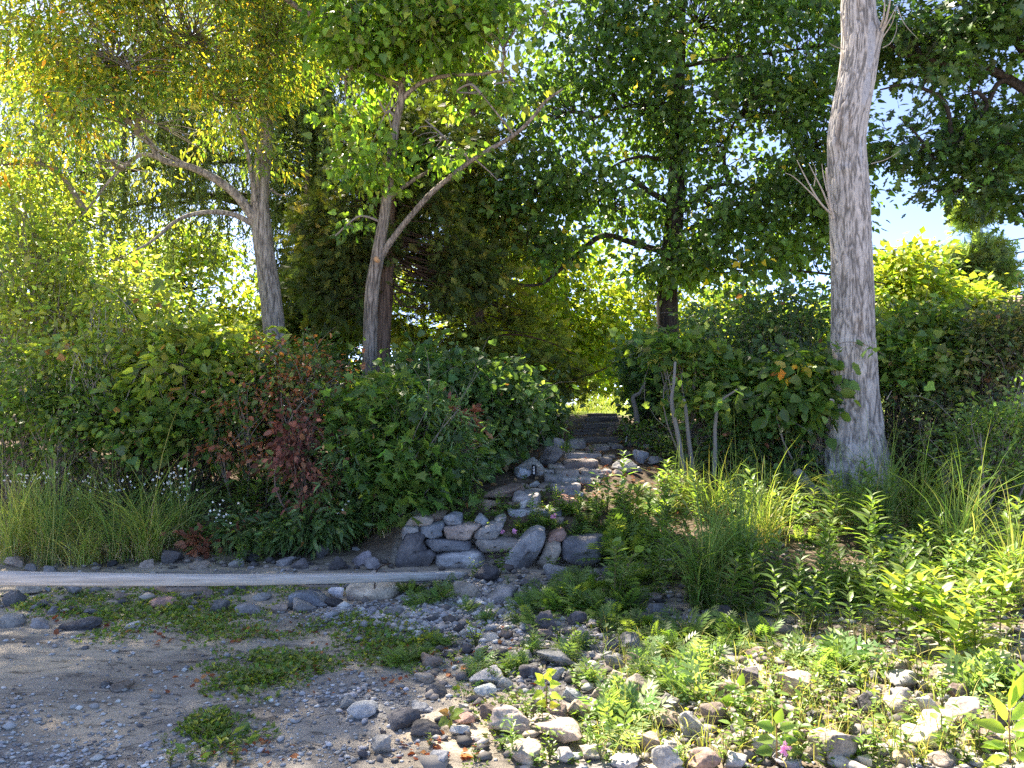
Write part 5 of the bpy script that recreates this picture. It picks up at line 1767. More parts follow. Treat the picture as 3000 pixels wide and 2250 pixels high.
shrub('shaded dogwood under the left thicket above dark stems', [(480, 1240, 8.9, 200, 80, .6), (620, 1230, 8.9, 130, 90, .6), (520, 1330, 8.7, 150, 50, .4, .6)], 320, 7, .12, OVAL, .11, P_MID, 26, DARKTW, seed=54, gap=-.1, wid=1.1)
shrub('shrub of green and rusty red leaves below the ash trunk', [(820, 1090, 9.3, 150, 90, .7), (760, 1180, 9.0, 160, 100, .7), (920, 1160, 9.1, 120, 110, .7), (700, 1290, 8.7, 130, 70, .5)], 720, 8, .10, OVAL, .065, P_REDG, 18, seed=55)
shrub('dead shrub of crumpled red-brown leaves above the plank', [(880, 1290, 8.2, 70, 80, .35), (870, 1390, 8.1, 80, 90, .35), (920, 1460, 8.0, 60, 60, .3), (720, 1420, 8.0, 50, 40, .25, .6), (960, 1230, 8.3, 60, 50, .3, .5)], 200, 7, .10, OVAL, .075, P_MAROON, 18, (.16, .12, .10), seed=56, mat=DEADLEAF, droop=.9, up=.1, gap=-.1, name='dead_shrub')
shrub('low dead branch of brown leaves lying on the stones', [(600, 1600, 7.75, 65, 22, .18)], 50, 8, .06, OVAL, .085, P_DEAD, 5, (.16, .12, .10), seed=57, mat=DEADLEAF, droop=.9, up=.1, gap=-1, name='dead_branch')
shrub('lush leafy herbs right of the dead brown shrub', [(760, 1480, 8.0, 170, 90, .4), (900, 1530, 7.85, 150, 60, .35), (680, 1540, 7.8, 110, 50, .3)], 420, 8, .09, LANCEH, .095, P_DRK, 30, (.08, .10, .04), seed=58, wid=1.3, gap=-.1, name='herb_clump')
shrub('maple-leaved shrub in front of the slender forked tree', [(1130, 1220, 8.7, 150, 100, .6), (1220, 1330, 8.4, 150, 110, .55), (1110, 1370, 8.3, 120, 110, .5), (1220, 1460, 8.1, 110, 60, .4)], 560, 8, .12, MAPLE, .10, P_MID, 18, seed=59, gap=-.2)
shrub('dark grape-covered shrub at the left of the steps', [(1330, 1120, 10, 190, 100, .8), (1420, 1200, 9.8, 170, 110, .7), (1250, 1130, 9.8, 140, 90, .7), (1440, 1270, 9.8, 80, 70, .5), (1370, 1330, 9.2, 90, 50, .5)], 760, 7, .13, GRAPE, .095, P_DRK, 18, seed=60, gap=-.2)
shrub('small clump of hanging brown leaves left of the steps', [(1360, 1250, 9.0, 40, 55, .2)], 40, 8, .07, OVAL, .09, P_DEAD, 5, seed=61, mat=DEADLEAF, droop=1.2, up=0, gap=-1, name='dead_branch')
shrub('bluish willow-leaved sapling beside the maple-leaved shrub', [(1260, 1250, 8.3, 130, 80, .4), (1040, 1330, 8.2, 70, 80, .3), (1330, 1330, 8.4, 70, 80, .3)], 240, 9, .12, LANCEH, .10, palette([(.07, .125, .05), (.09, .15, .06)]), 16, seed=62, gap=-.1, wid=.8)
shrub('grape tangle beside the upper timber steps', [(1560, 1230, 11.5, 90, 70, .5), (1500, 1160, 12, 90, 60, .6), (1580, 1290, 11.2, 45, 30, .4)], 300, 7, .12, GRAPE, .085, P_DRK, 10, seed=63, gap=-.2)
shrub('dry bare-twigged brush left of the long tilted slab', [(1240, 1470, 8.4, 120, 50, .3)], 30, 4, .08, OVAL, .06, P_DEAD, 46, (.20, .17, .145), seed=64, mat=DEADLEAF, gap=-1, name='dry_brush', twf=1.0)
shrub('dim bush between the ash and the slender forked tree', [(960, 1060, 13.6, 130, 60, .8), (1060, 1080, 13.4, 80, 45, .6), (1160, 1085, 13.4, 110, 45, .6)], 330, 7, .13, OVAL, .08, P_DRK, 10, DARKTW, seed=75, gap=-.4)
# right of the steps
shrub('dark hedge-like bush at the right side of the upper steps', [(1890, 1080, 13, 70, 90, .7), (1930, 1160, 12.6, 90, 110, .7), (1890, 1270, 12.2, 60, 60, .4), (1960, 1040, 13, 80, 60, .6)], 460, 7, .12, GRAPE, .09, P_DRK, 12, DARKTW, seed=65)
shrub('low round groundcover bush beside the upper lantern', [(1900, 1290, 11.4, 80, 45, .4), (1990, 1320, 10.8, 70, 40, .4)], 260, 8, .08, OVAL, .05, P_MID, 8, seed=66, gap=-.4)
shrub('grape vine mound with yellowing leaves above the sapling stems', [(2000, 1050, 10.6, 110, 60, .5), (2080, 1120, 10.6, 120, 90, .6), (2030, 1180, 10.3, 90, 40, .4, .6)], 340, 7, .13, GRAPE, .11, P_VINE, 10, seed=67, gap=-.15)
shrub('tangled green bush between the steps and dead trunk', [(2180, 980, 11.3, 170, 110, .8), (2330, 940, 11.3, 130, 110, .8), (2250, 1110, 11, 170, 110, .8), (2380, 1080, 10.8, 80, 150, .6), (2110, 920, 11.8, 120, 70, .7)], 900, 7, .13, OVAL, .085, P_DRK, 26, seed=68, gap=-.15)
shrub('big-leaved branch with a yellow patch left of the dead trunk', [(2340, 1090, 9.8, 90, 60, .4), (2250, 1160, 9.6, 110, 50, .4), (2370, 1180, 9.6, 60, 60, .3)], 150, 7, .13, OVAL, .15, P_MID, 6, seed=69, gap=-.2, wid=1.2, droop=.8,
      extra=lambda s, cen, od, idx: scatter_leaves(s, np.array([P(2330, 1085, 9.4), P(2350, 1075, 9.4), P(2310, 1090, 9.4)]), np.tile([0, -1.0, 0], (3, 1)), 7, .07, OVAL, .12, palette([YEL, (.30, .26, .05), ORA], [2, 1, .4]), .8))
shrub('dark tangle of vine and dead leaves left of the trunk foot', [(2250, 1250, 10, 150, 80, .5), (2130, 1300, 10.2, 140, 80, .5), (2360, 1290, 9.8, 100, 90, .5), (2300, 1380, 9.6, 100, 50, .4)], 520, 7, .12, OVAL, .09, P_DRK, 36, (.15, .12, .10), seed=70, gap=-.1,
      extra=lambda s, cen, od, idx: scatter_leaves(s, cen[::9], od[::9], 6, .1, OVAL, .08, P_DEAD, .9))
shrub('vine-hung bush right of the dead trunk', [(2670, 975, 10.6, 110, 80, .6), (2720, 1040, 10.4, 150, 90, .6), (2640, 1060, 10.2, 90, 90, .5)], 480, 7, .13, GRAPE, .10, P_VINE, 18, (.17, .13, .11), seed=71, gap=-.1)
shrub('tangled leafy bush at the right edge with bare arching twigs', [(2880, 980, 10.4, 150, 70, .7), (2930, 1050, 10, 130, 110, .6), (2820, 1090, 10, 130, 80, .6), (3010, 920, 10.6, 80, 80, .6)], 640, 7, .13, OVAL, .085, P_TANG, 40, (.15, .115, .095), seed=72, gap=-.05, wid=.9)
shrub('dark mass of bare tangled stems right of the dead trunk', [(2720, 1200, 9.9, 150, 80, .5), (2880, 1200, 9.7, 150, 80, .5), (2760, 1300, 9.6, 170, 60, .4)], 360, 5, .12, OVAL, .075, P_TANG, 90, (.11, .085, .07), seed=73, gap=-.1, twf=.9)
shrub('fresh green leafy bush at the right edge above the slope', [(2930, 1290, 8.6, 110, 110, .45), (2980, 1180, 8.8, 80, 90, .4), (2850, 1400, 8.4, 130, 70, .4)], 520, 8, .10, OVAL, .055, palette([(.10, .165, .04), (.13, .20, .05), (.08, .135, .035)]), 22, seed=74, gap=-.2)
# saplings with pale stems right of the steps
SAP = thing('sapling', 'young sapling with two pale crooked stems right of the steps', 'sapling', tuple(hit(2000, 1385)))
PALEB = plain('pale_bark', (.20, .185, .17), .85)
for pts, r0, r1 in [([(2004, 1390, 9.6), (1995, 1330, 9.6), (1985, 1270, 9.6), (1968, 1180, 9.6), (1974, 1120, 9.6), (1978, 1060, 9.6)], .036, .016), ([(2030, 1380, 9.7), (2018, 1290, 9.7), (2008, 1190, 9.7), (2000, 1160, 9.7)], .032, .014),
                    ([(1900, 1230, 11), (1870, 1200, 11), (1880, 1150, 11), (1890, 1120, 11)], .03, .012)][:2]:
    wood_part('stem', pts, r0, r1, PALEB, SAP, 10, .08, 5)
SAP2 = thing('sapling', 'straight grey sapling stem between the pale sapling and dead trunk', 'sapling', tuple(hit(2092, 1390)))
wood_part('stem', [(2092, 1395, 9.5), (2095, 1320, 9.5), (2096, 1240, 9.5), (2110, 1180, 9.5), (2160, 1140, 9.4)], .03, .012, PALEB, SAP2, 10, .08, 6)
SAP3 = thing('sapling', 'crooked dark sapling stem at the right edge of the timber steps', 'sapling', tuple(hit(1865, 1235)))
wood_part('stem', [(1867, 1240, 12), (1862, 1200, 12), (1855, 1165, 12), (1875, 1150, 12), (1890, 1120, 12)], .045, .02, PALEB, SAP3, 10, .08, 7)


def leaf_parts(parent, pos, dr, nr, size, colr, tmpl, mats=LEAF, wid=1.0):
    """each large leaf its own part"""
    for p, d_, n_, sz, c in zip(pos, dr, nr, size, colr):
        s = Soup()
        s.leaves(tmpl, p[None] - np.array(parent.location), d_[None], n_[None], sz, c[None], wid)
        s.obj('leaf', mats, parent, smooth=False)


def leafy(parent, pts, n, size, pal, tmpl, spread=.05, wid=1.0, droop=.3):
    pts = np.asarray(pts)
    pos = pts[rng.integers(len(pts), size=n)] + rng.normal(0, spread, (n, 3))
    dr = rng.normal(size=(n, 3)) * [1, .8, .4] - [0, .3, droop]
    nr = rng.normal(size=(n, 3)) * .4 + [0, -.3, .8]
    leaf_parts(parent, pos, dr, nr, size * np.exp(rng.normal(0, .2, n)), pal(n), tmpl, wid=wid)


leafy(SAP, [P(x, y, 9.4) for x, y in [(1990, 1110), (1975, 1130), (1985, 1215), (2005, 1180), (1985, 1160), (2020, 1200)]], 14, .12, P_VINE, OVAL, .04, 1.2)
leafy(SAP2, [P(x, y, 9.3) for x, y in [(2070, 1160), (2110, 1170), (2150, 1150), (2130, 1190), (2060, 1180), (2180, 1140)]], 24, .13, P_VINE, OVAL, .07, 1.2)
VINE = thing('grape_vine', 'strand of grape leaves wrapped round the dead trunk', 'vine', tuple(P(2500, 1010, 9.1)))
s_ = Soup()
s_.tubes(spline([P(2450, 1010, 9.2), P(2480, 1002, 9.12), P(2520, 1006, 9.08), P(2560, 1022, 9.1), P(2590, 1040, 9.2)], 20)[None], .004, 5, (.16, .11, .08))
e_ = s_.obj('stem', TWIG, VINE)
e_.location = tuple(-np.array(VINE.location))
leafy(VINE, [P(x, y, 9.08) for x, y in [(2448, 1010), (2470, 1000), (2462, 1020), (2510, 1005), (2530, 1000), (2545, 1015), (2560, 1030), (2570, 1015), (2440, 1000), (2590, 1045)]], 16, .085, palette([(.07, .13, .03), (.10, .17, .035)]), GRAPE, .025)

# ------------------------------------------------------------------ forbs: prototypes
def forb_lance(h, nl, ll, pal, wid=1.3, bend=.1, up_=.55):
    """upright stem with spiralling narrow leaves"""
    st, lf = Soup(), Soup()
    b = rng.normal(0, bend, 2) * h
    t = np.linspace(0, 1, 7)
    pts = np.stack([b[0] * t ** 2, b[1] * t ** 2, h * t], -1)
    st.tubes(pts[None], np.linspace(.0038, .0018, 7)[None], 4, (.13, .11, .05))
    u = np.linspace(.12, 1, nl)
    ang = np.arange(nl) * 2.4 + rng.uniform(0, 6)
    pos = np.stack([b[0] * u ** 2, b[1] * u ** 2, h * u], -1)
    rise = np.clip(up_ + .5 * (u - .5), .1, 1.6)[:, None]
    dr = np.column_stack([np.cos(ang), np.sin(ang), np.zeros(nl)]) + rng.normal(0, .18, (nl, 3)) + np.array([0, 0, 1]) * rise
    nr = np.array([0, 0, 1.0]) + rng.normal(0, .2, (nl, 3)) - .5 * np.column_stack([np.cos(ang), np.sin(ang), np.zeros(nl)])
    sz = ll * (.6 + .55 * np.sin(np.pi * np.clip(u * .9 + .05, 0, 1))) * np.exp(rng.normal(0, .15, nl))
    lf.leaves(LANCEH, pos, dr, nr, sz, pal(nl), wid)
    return st, lf


def forb_mound(r, nl, pal, tmpl=PINNATE, hgt=1.0):
    """mound of arching compound leaves"""
    st, lf = Soup(), Soup()
    ang = rng.uniform(0, 2 * math.pi, nl)
    el = rng.uniform(.15, 1.35, nl)
    dr = np.stack([np.cos(ang) * np.cos(el), np.sin(ang) * np.cos(el), np.sin(el) * hgt], -1)
    pos = np.column_stack([rng.normal(0, r * .25, (nl, 2)), rng.uniform(0, r * .25, nl)])
    lf.leaves(tmpl, pos, dr, np.array([0, 0, 1.0]) + rng.normal(0, .3, (nl, 3)), r * rng.uniform(.6, 1.05, nl), pal(nl), 1.0)
    m = min(8, nl)
    p = np.stack([np.zeros((m, 3)), pos[:m] + dr[:m] * r * .4], 1)
    st.tubes(p, .0022, 3, (.11, .10, .04))
    return st, lf


def forb_broad(h, nl, ll, pal, tmpl=OVAL, wid=1.0, branches=4):
    """branching herb with opposite ovate leaves"""
    st, lf = Soup(), Soup()
    for k in range(branches):
        a = rng.uniform(0, 6.28)
        tip = np.array([math.cos(a) * h * .35 * (k > 0), math.sin(a) * h * .35 * (k > 0), h * rng.uniform(.7, 1.05)])
        pts = spline([(0, 0, 0), tip * [.35, .35, .5], tip], 7)
        st.tubes(pts[None], np.linspace(.0032, .0015, 7)[None], 4, (.12, .11, .05))
        n = max(4, nl // branches)
        u = np.linspace(.25, 1, n)
        pos = np.array([np.interp(u, np.linspace(0, 1, 7), pts[:, i]) for i in range(3)]).T
        ang = np.arange(n) * (math.pi) + (np.arange(n) // 2) * 1.57 + a
        dr = np.column_stack([np.cos(ang), np.sin(ang), .35 + rng.normal(0, .2, n)])
        lf.leaves(tmpl, pos, dr, np.array([0, 0, 1.0]) + rng.normal(0, .25, (n, 3)), ll * rng.uniform(.6, 1.15, n), pal(n), wid)
    return st, lf


P_SUN = palette([(.11, .165, .035), (.14, .195, .042), (.09, .145, .032), (.20, .21, .05)], [1.5, 1.2, 1.4, .5])
P_FORB = palette([(.075, .13, .032), (.10, .165, .04), (.13, .19, .05)], None)
P_SILV = palette([(.085, .145, .055), (.11, .17, .065), (.14, .20, .075)], None)
P_GOLD = palette([(.14, .20, .04), (.19, .225, .045), (.11, .17, .035)], None)
def forb_mat(r, nl, pal):
    """flat mat of small leaves"""
    st, lf = Soup(), Soup()
    ang = rng.uniform(0, 6.28, nl)
    rad = r * np.sqrt(rng.random(nl))
    pos = np.column_stack([rad * np.cos(ang), rad * np.sin(ang), rng.uniform(.004, .045, nl) * (1.1 - rad / r)])
    dr = np.column_stack([np.cos(ang), np.sin(ang), rng.uniform(.1, 1.2, nl)]) + rng.normal(0, .3, (nl, 3))
    lf.leaves(DIAMOND, pos, dr, np.array([0, 0, 1.0]) + rng.normal(0, .4, (nl, 3)), rng.uniform(.012, .034, nl), pal(nl), 1.1)
    p = np.stack([np.zeros((3, 3)), pos[:3]], 1)
    st.tubes(p, .0015, 3, (.11, .10, .04))
    return st, lf


protos = {
    'mat': [forb_mat(.075, 34, palette([(.085, .145, .035), (.12, .175, .04), (.17, .19, .05), (.16, .10, .05)], [2, 2, 1, .25])) for _ in range(5)],
    'lance': [forb_lance(rng.uniform(.34, .5), 30, .11, P_FORB) for _ in range(5)],
    'gold': [forb_lance(rng.uniform(.28, .42), 32, .12, P_GOLD, 1.4) for _ in range(4)],
    'mound': [forb_mound(.17, 26, P_FORB, PINNATE) for _ in range(4)],
    'silver': [forb_mound(.17, 28, P_SILV, PINNATE4) for _ in range(4)],
    'broad': [forb_broad(rng.uniform(.25, .4), 36, .075, P_FORB) for _ in range(4)],
    'sunny': [forb_broad(rng.uniform(.16, .3), 34, .055, P_SUN, OVAL, .9, 5) for _ in range(4)],
    'weed': [forb_broad(rng.uniform(.05, .10), 26, .032, P_FORB, OVAL, .9, 6) for _ in range(4)],
}
pmesh = {k: [(a.mesh('stem'), b.mesh('foliage', False)) for a, b in v] for k, v in protos.items()}
for v in pmesh.values():
    for a, b in v:
        a.materials.append(TWIG)
        b.materials.append(LEAF)
PW = {'lance': ('willow_herb', 'upright narrow-leaved herb'), 'gold': ('goldenrod', 'yellow-green goldenrod'), 'mound': ('fern_leaved_herb', 'bushy herb with divided leaves'), 'silver': ('silverweed', 'mound of pale divided leaves'),
      'broad': ('leafy_herb', 'branching broad-leaved herb'), 'sunny': ('leafy_herb', 'small bright leafy herb'), 'weed': ('low_weed', 'low green weed')}


def hero(kind, px, py, hpx, label=None, name=None):
    """one plant standing at photo pixel (px, py), about hpx tall"""
    h = hit(px, py)
    k = int(rng.integers(len(pmesh[kind])))
    a, b = pmesh[kind][k]
    top = max(np.vstack(protos[kind][k][1].V)[:, 2].max(), .05)
    sc_ = hpx * h[1] / FPX / top
    nm, word = PW[kind]
    root = bpy.data.objects.new(name or nm, None)
    root.empty_display_size = .05
    col.objects.link(root)
    root.location = (h[0], h[1], float(G(h[0], h[1])))
    root.scale = (sc_, sc_, sc_)
    root.rotation_euler = (0, 0, rng.uniform(0, 6.28))
    link('stem', a, TWIG, root)
    link('foliage', b, LEAF, root, kind='stuff')
    if label:
        tag(root, label, 'plant', 'herbs on the shore')
    else:
        labelled.append((root, word, 'plant', 'herbs on the shore', px, py))
    return root


HERO = [('mound', 1560, 1840, 70), ('mound', 1640, 1790, 95), ('mound', 1690, 1760, 110), ('mound', 1740, 1800, 90), ('mound', 1780, 1830, 80), ('mound', 1600, 1770, 80), ('mound', 1820, 1790, 90), ('mound', 1530, 1790, 60),
        ('silver', 1560, 1915, 60), ('silver', 1660, 1930, 70), ('silver', 1700, 1900, 60), ('silver', 1480, 1965, 60), ('silver', 1410, 1960, 60), ('silver', 1380, 1990, 50), ('silver', 1520, 1955, 55), ('mound', 1180, 1945, 62), ('mound', 1235, 1930, 55), ('mound', 1300, 1895, 45),
        ('mound', 1230, 1775, 50), ('mound', 1290, 1765, 60), ('mound', 1320, 1740, 60), ('mound', 1200, 1745, 55), ('mound', 1370, 1790, 45), ('silver', 1420, 1825, 50), ('silver', 1730, 2010, 75), ('silver', 1800, 2060, 85), ('silver', 1860, 2110, 110), ('silver', 1770, 2110, 110), ('silver', 1830, 2170, 110),
        ('sunny', 1480, 2110, 90), ('sunny', 1540, 2130, 100), ('sunny', 1590, 2150, 90), ('lance', 1500, 2235, 130), ('sunny', 1610, 2235, 110), ('broad', 1760, 2235, 130), ('broad', 1720, 2200, 120), ('silver', 1900, 2000, 80), ('silver', 1950, 2030, 90), ('silver', 1880, 1940, 70),
        ('silver', 2030, 2000, 100), ('silver', 2080, 1960, 90), ('silver', 2000, 2060, 110), ('silver', 2120, 1905, 80), ('mound', 1930, 1890, 90), ('mound', 2010, 1870, 100), ('mound', 2080, 1860, 90), ('mound', 1870, 1850, 80), ('mound', 1960, 1930, 80), ('mound', 2170, 1870, 90), ('mound', 2240, 1890, 90),
        ('lance', 2280, 1850, 190), ('lance', 2330, 1840, 210), ('lance', 2210, 1810, 190), ('lance', 2380, 1850, 190), ('lance', 2430, 1870, 180), ('lance', 2140, 1800, 180), ('lance', 2050, 1780, 180), ('lance', 2490, 1860, 170), ('lance', 2280, 1760, 200), ('lance', 2400, 1780, 200),
        ('lance', 2520, 1800, 190), ('lance', 2560, 1860, 170), ('gold', 2640, 1880, 230), ('gold', 2700, 1900, 230), ('gold', 2760, 1920, 240), ('gold', 2820, 1900, 220), ('gold', 2600, 1840, 180), ('gold', 2880, 1880, 220), ('gold', 2930, 1850, 220), ('gold', 2800, 1960, 200), ('gold', 2860, 1960, 210), ('gold', 2740, 1850, 200),
        ('lance', 2660, 1780, 200), ('lance', 2740, 1770, 200), ('lance', 2820, 1780, 190), ('lance', 2900, 1770, 190), ('silver', 2450, 1950, 110), ('silver', 2520, 1960, 110), ('silver', 2900, 2010, 130), ('silver', 2960, 2030, 130), ('silver', 2850, 2040, 110), ('silver', 2410, 1990, 90), ('silver', 2330, 1940, 90),
        ('sunny', 2250, 1990, 90), ('sunny', 2280, 2060, 100), ('sunny', 2400, 2060, 110), ('sunny', 2460, 2060, 110), ('sunny', 2520, 2030, 110), ('sunny', 2580, 2130, 110), ('sunny', 2480, 2150, 120), ('sunny', 2350, 2120, 110), ('sunny', 2240, 2130, 110), ('sunny', 2160, 2100, 90), ('sunny', 2660, 2150, 120),
        ('sunny', 2560, 2220, 130), ('sunny', 2640, 2230, 130), ('sunny', 2760, 2220, 140), ('sunny', 2860, 2200, 130), ('sunny', 2180, 2200, 120), ('sunny', 2340, 2240, 120), ('sunny', 2700, 2010, 100), ('sunny', 2760, 2060, 110), ('sunny', 2600, 1990, 100), ('sunny', 2120, 2240, 120), ('sunny', 2420, 2240, 100), ('sunny', 2920, 2120, 120),
        ('broad', 2300, 2235, 130), ('broad', 2270, 2140, 140), ('broad', 2165, 2130, 120), ('broad', 2660, 1960, 150), ('lance', 760, 1660, 110), ('lance', 720, 1650, 90), ('lance', 700, 1670, 80), ('lance', 800, 1640, 120), ('lance', 860, 1620, 90), ('lance', 640, 1660, 70),
        ('broad', 1470, 1600, 90), ('broad', 1420, 1600, 80), ('broad', 1500, 1580, 80), ('broad', 1530, 1610, 60), ('broad', 1465, 1690, 90), ('broad', 1490, 1720, 40), ('broad', 1560, 1540, 70), ('broad', 1610, 1560, 70), ('broad', 1640, 1510, 80), ('lance', 1700, 1540, 100), ('lance', 1750, 1560, 110), ('broad', 1780, 1500, 120),
        ('broad', 1820, 1540, 140), ('gold', 1860, 1540, 130), ('mound', 1820, 1640, 130), ('mound', 1860, 1650, 120), ('mound', 1790, 1650, 100), ('mound', 1840, 1600, 120), ('lance', 1900, 1560, 140), ('broad', 1390, 1510, 70), ('broad', 1350, 1560, 50), ('lance', 1080, 1590, 110), ('lance', 1120, 1560, 120), ('lance', 1050, 1610, 90),
        ('broad', 1390, 1700, 60), ('broad', 1620, 1690, 60), ('mound', 1900, 1720, 90), ('mound', 1830, 1740, 80), ('mound', 1760, 1740, 80), ('mound', 1690, 1720, 70), ('lance', 1970, 1740, 110), ('lance', 1950, 1690, 120), ('sunny', 690, 2240, 90), ('sunny', 500, 2245, 70), ('sunny', 560, 2230, 60), ('sunny', 480, 2190, 45), ('sunny', 1260, 2190, 40), ('sunny', 1390, 2235, 50)]
for kd, x_, y_, hp in HERO:
    hero(kd, x_, y_, hp)


# ------------------------------------------------------------------ undergrowth masses (uncountable)
def mass(name, label, pts_px, kinds, scale, cat='ground cover'):
    """many small plants joined: ground cover nobody could count"""
    sl, ss = Soup(), Soup()
    for (px, py) in pts_px:
        h = hit(px, py)
        kd = kinds[rng.integers(len(kinds))]
        st, lf = protos[kd][rng.integers(len(protos[kd]))]
        a = rng.uniform(0, 6.28)
        s = scale * np.exp(rng.normal(0, .22))
        M = np.array([[math.cos(a), -math.sin(a), 0], [math.sin(a), math.cos(a), 0], [0, 0, 1]]) * s
        o = np.array([h[0], h[1], float(G(h[0], h[1])) - .005])
        for src, dst in ((lf, sl), (st, ss)):
            dst.add(np.vstack(src.V) @ M.T + o, np.vstack(src.T) if src.T else None, np.vstack(src.Q) if src.Q else None, np.vstack(src.C))
    root = sl.obj(name, LEAF, None, 'stuff', False)
    root['label'] = label
    root['category'] = cat
    ss.obj('stems', TWIG, root, 'stuff')
    return root


def region(n, x0, x1, y0, y1, fn=None):
    a = np.column_stack([rng.uniform(x0, x1, n * 3), rng.uniform(y0, y1, n * 3)])
    if fn:
        a = a[fn(a[:, 0], a[:, 1])]
    return a[:n]


def near_blobs(bl):
    def f(x, y):
        v = 0
        for (cx, cy_, rx, ry) in bl:
            v = v + blob(x, y, cx, cy_, rx, ry)
        return v > rng.random(len(x))
    return f


mass('slope_undergrowth', 'mixed green undergrowth covering the right slope', region(330, 1800, 3000, 1420, 1800, lambda x, y: y > 1830 - (x - 1500) * .9 - 200), ['lance', 'broad', 'mound', 'lance'], .95)
mass('slope_undergrowth', 'sparse leafy undergrowth around the top of the stone wall', region(60, 1330, 1850, 1490, 1570), ['broad', 'lance', 'mound'], .55)
mass('bank_undergrowth', 'shaded herbs at the foot of the left thicket', region(150, 350, 1150, 1400, 1570), ['broad', 'lance'], .8)
mass('beach_weeds', 'patches of low green weeds on the sand and under the plank',
     region(1150, 0, 1330, 1700, 2250, near_blobs([(250, 1770, 190, 40), (620, 1830, 120, 28), (420, 1790, 160, 30), (320, 1865, 70, 18), (760, 1985, 120, 40), (870, 1930, 120, 22), (700, 1870, 90, 20), (1180, 1930, 90, 22), (560, 1780, 130, 24), (1060, 1840, 120, 30), (720, 1730, 300, 18), (640, 2140, 70, 40), (1080, 1900, 90, 20), (1230, 1880, 80, 14)])), ['mat'], 1.0)
mass('beach_weeds', 'scattered tiny weeds among the sunlit shore stones', region(300, 1350, 3000, 1800, 2250), ['mat', 'mat', 'weed'], 1.0)
mass('step_weeds', 'little weeds growing in the joints of the steps', region(40, 1480, 1760, 1330, 1500), ['weed'], .8)

# white asters, pink flowers, dry seed heads
def flower_dots(s, p, r, c):
    n = len(p)
    for k in range(5):
        a = k * 1.2566
        dr = np.tile([math.cos(a), -.35, math.sin(a)], (n, 1)) + rng.normal(0, .15, (n, 3))
        s.leaves(DIAMOND, p, dr, np.tile([0, -1.0, .4], (n, 1)), r, np.broadcast_to(c, (n, 3)), 1.0)


for (cx, cy_, d, rx, ry, n, lab) in [(520, 1420, 8.2, 60, 60, 46, 'cluster of white asters between the tall grass and dead shrub'), (100, 1400, 8.4, 110, 25, 40, 'white asters behind the left tall grass'), (330, 1420, 8.4, 120, 30, 30, 'white asters above the middle of the tall grass'),
                                     (640, 1520, 7.8, 60, 40, 24, 'white asters left of the dead brown shrub foot'), (1000, 1490, 7.9, 70, 40, 22, 'white asters left of the stone wall')]:
    c0 = P(cx, cy_, d)
    root = thing('aster', lab, 'flower', (c0[0], c0[1], float(G(c0[0], c0[1]))), 'white asters')
    p = P(rng.normal(cx, rx * .5, n), rng.normal(cy_, ry * .5, n), d + rng.normal(0, .12, n))
    s = Soup()
    flower_dots(s, p, .014, (.75, .75, .72))
    e = s.obj('petals', FLOWER, root, 'stuff', False)
    e.location = tuple(-np.array(root.location))
    s = Soup()
    q = np.column_stack([p[:, 0] * .6 + c0[0] * .4, p[:, 1], G(p[:, 0], p[:, 1])])
    twig_batch(s, q, p, .003, .0015, .02, np.array((.09, .11, .04)), 5, 3)
    e = s.obj('stems', TWIG, root, 'stuff')
    e.location = tuple(-np.array(root.location))
for (cx, cy_, lab) in [(1469, 1558, 'pink flower head on the wall, left of two'), (1508, 1556, 'pink flower head on the wall, right of two'), (1469, 1586, 'small pink bud below the two wall flowers'), (1622, 1513, 'magenta flower above the tilted wall boulder'), (2300, 2192, 'pink milkweed head among the sunlit stones')]:
    h = hit(cx, cy_ + 40)
    c0 = P(cx, cy_, h[1] - .05)
    root = thing('pink_flower', lab, 'flower', (h[0], h[1], float(G(h[0], h[1]))), 'pink flowers')
    p = c0 + rng.normal(0, .011, (16, 3))
    s = Soup()
    flower_dots(s, p, .014, (.62, .30, .48))
    e = s.obj('petals', FLOWER, root, 'stuff', False)
    e.location = tuple(-np.array(root.location))
    s = Soup()
    s.tubes(spline([np.array(root.location), (np.array(root.location) + c0) / 2 + [.01, 0, 0], c0], 7)[None], .003, 5, (.10, .14, .05))
    e = s.obj('stem', TWIG, root)
    e.location = tuple(-np.array(root.location))
for (cx, cy_, d, lab) in [(1780, 1390, 9.3, 'brown dry flower head right of the steps, uppermost'), (1715, 1420, 9.0, 'brown dry flower head over the middle steps'), (1850, 1440, 8.9, 'brown dry flower head in the grass right of the steps'), (985, 1380, 8.0, 'buff fluffy seed head beside the dead shrub'), (2080, 1450, 8.8, 'brown dry seed head before the pale grass tufts'),
                          (2480, 1640, 7.4, 'dry reddish dock spike among the slope herbs'), (2120, 1500, 8.2, 'brown seed head beside the tall slope grass'), (1660, 1730, 6.8, 'small reddish seed spike in front of the wall')]:
    c0 = P(cx, cy_, d)
    gz = float(G(c0[0], c0[1]))
    root = thing('dry_seed_head', lab, 'dry plant', (c0[0], c0[1], gz), 'dry seed heads')
    spike = 'spike' in lab
    p = c0 + rng.normal(0, 1, (90, 3)) * ([.012, .012, .09] if spike else [.05, .05, .03])
    s = Soup()
    s.leaves(DIAMOND, p, rng.normal(size=(90, 3)), rng.normal(size=(90, 3)), .017, palette([(.20, .13, .10), (.27, .19, .15)])(90))
    e = s.obj('seeds', DEADLEAF, root, 'stuff', False)
    e.location = tuple(-np.array(root.location))
    s = Soup()
    m_ = 10
    twig_batch(s, np.tile([c0[0], c0[1], gz - .02], (m_, 1)), p[:m_], .004, .0015, .0, np.array((.16, .11, .08)), 6, 4)
    e = s.obj('stem', TWIG, root, 'stuff')
    e.location = tuple(-np.array(root.location))

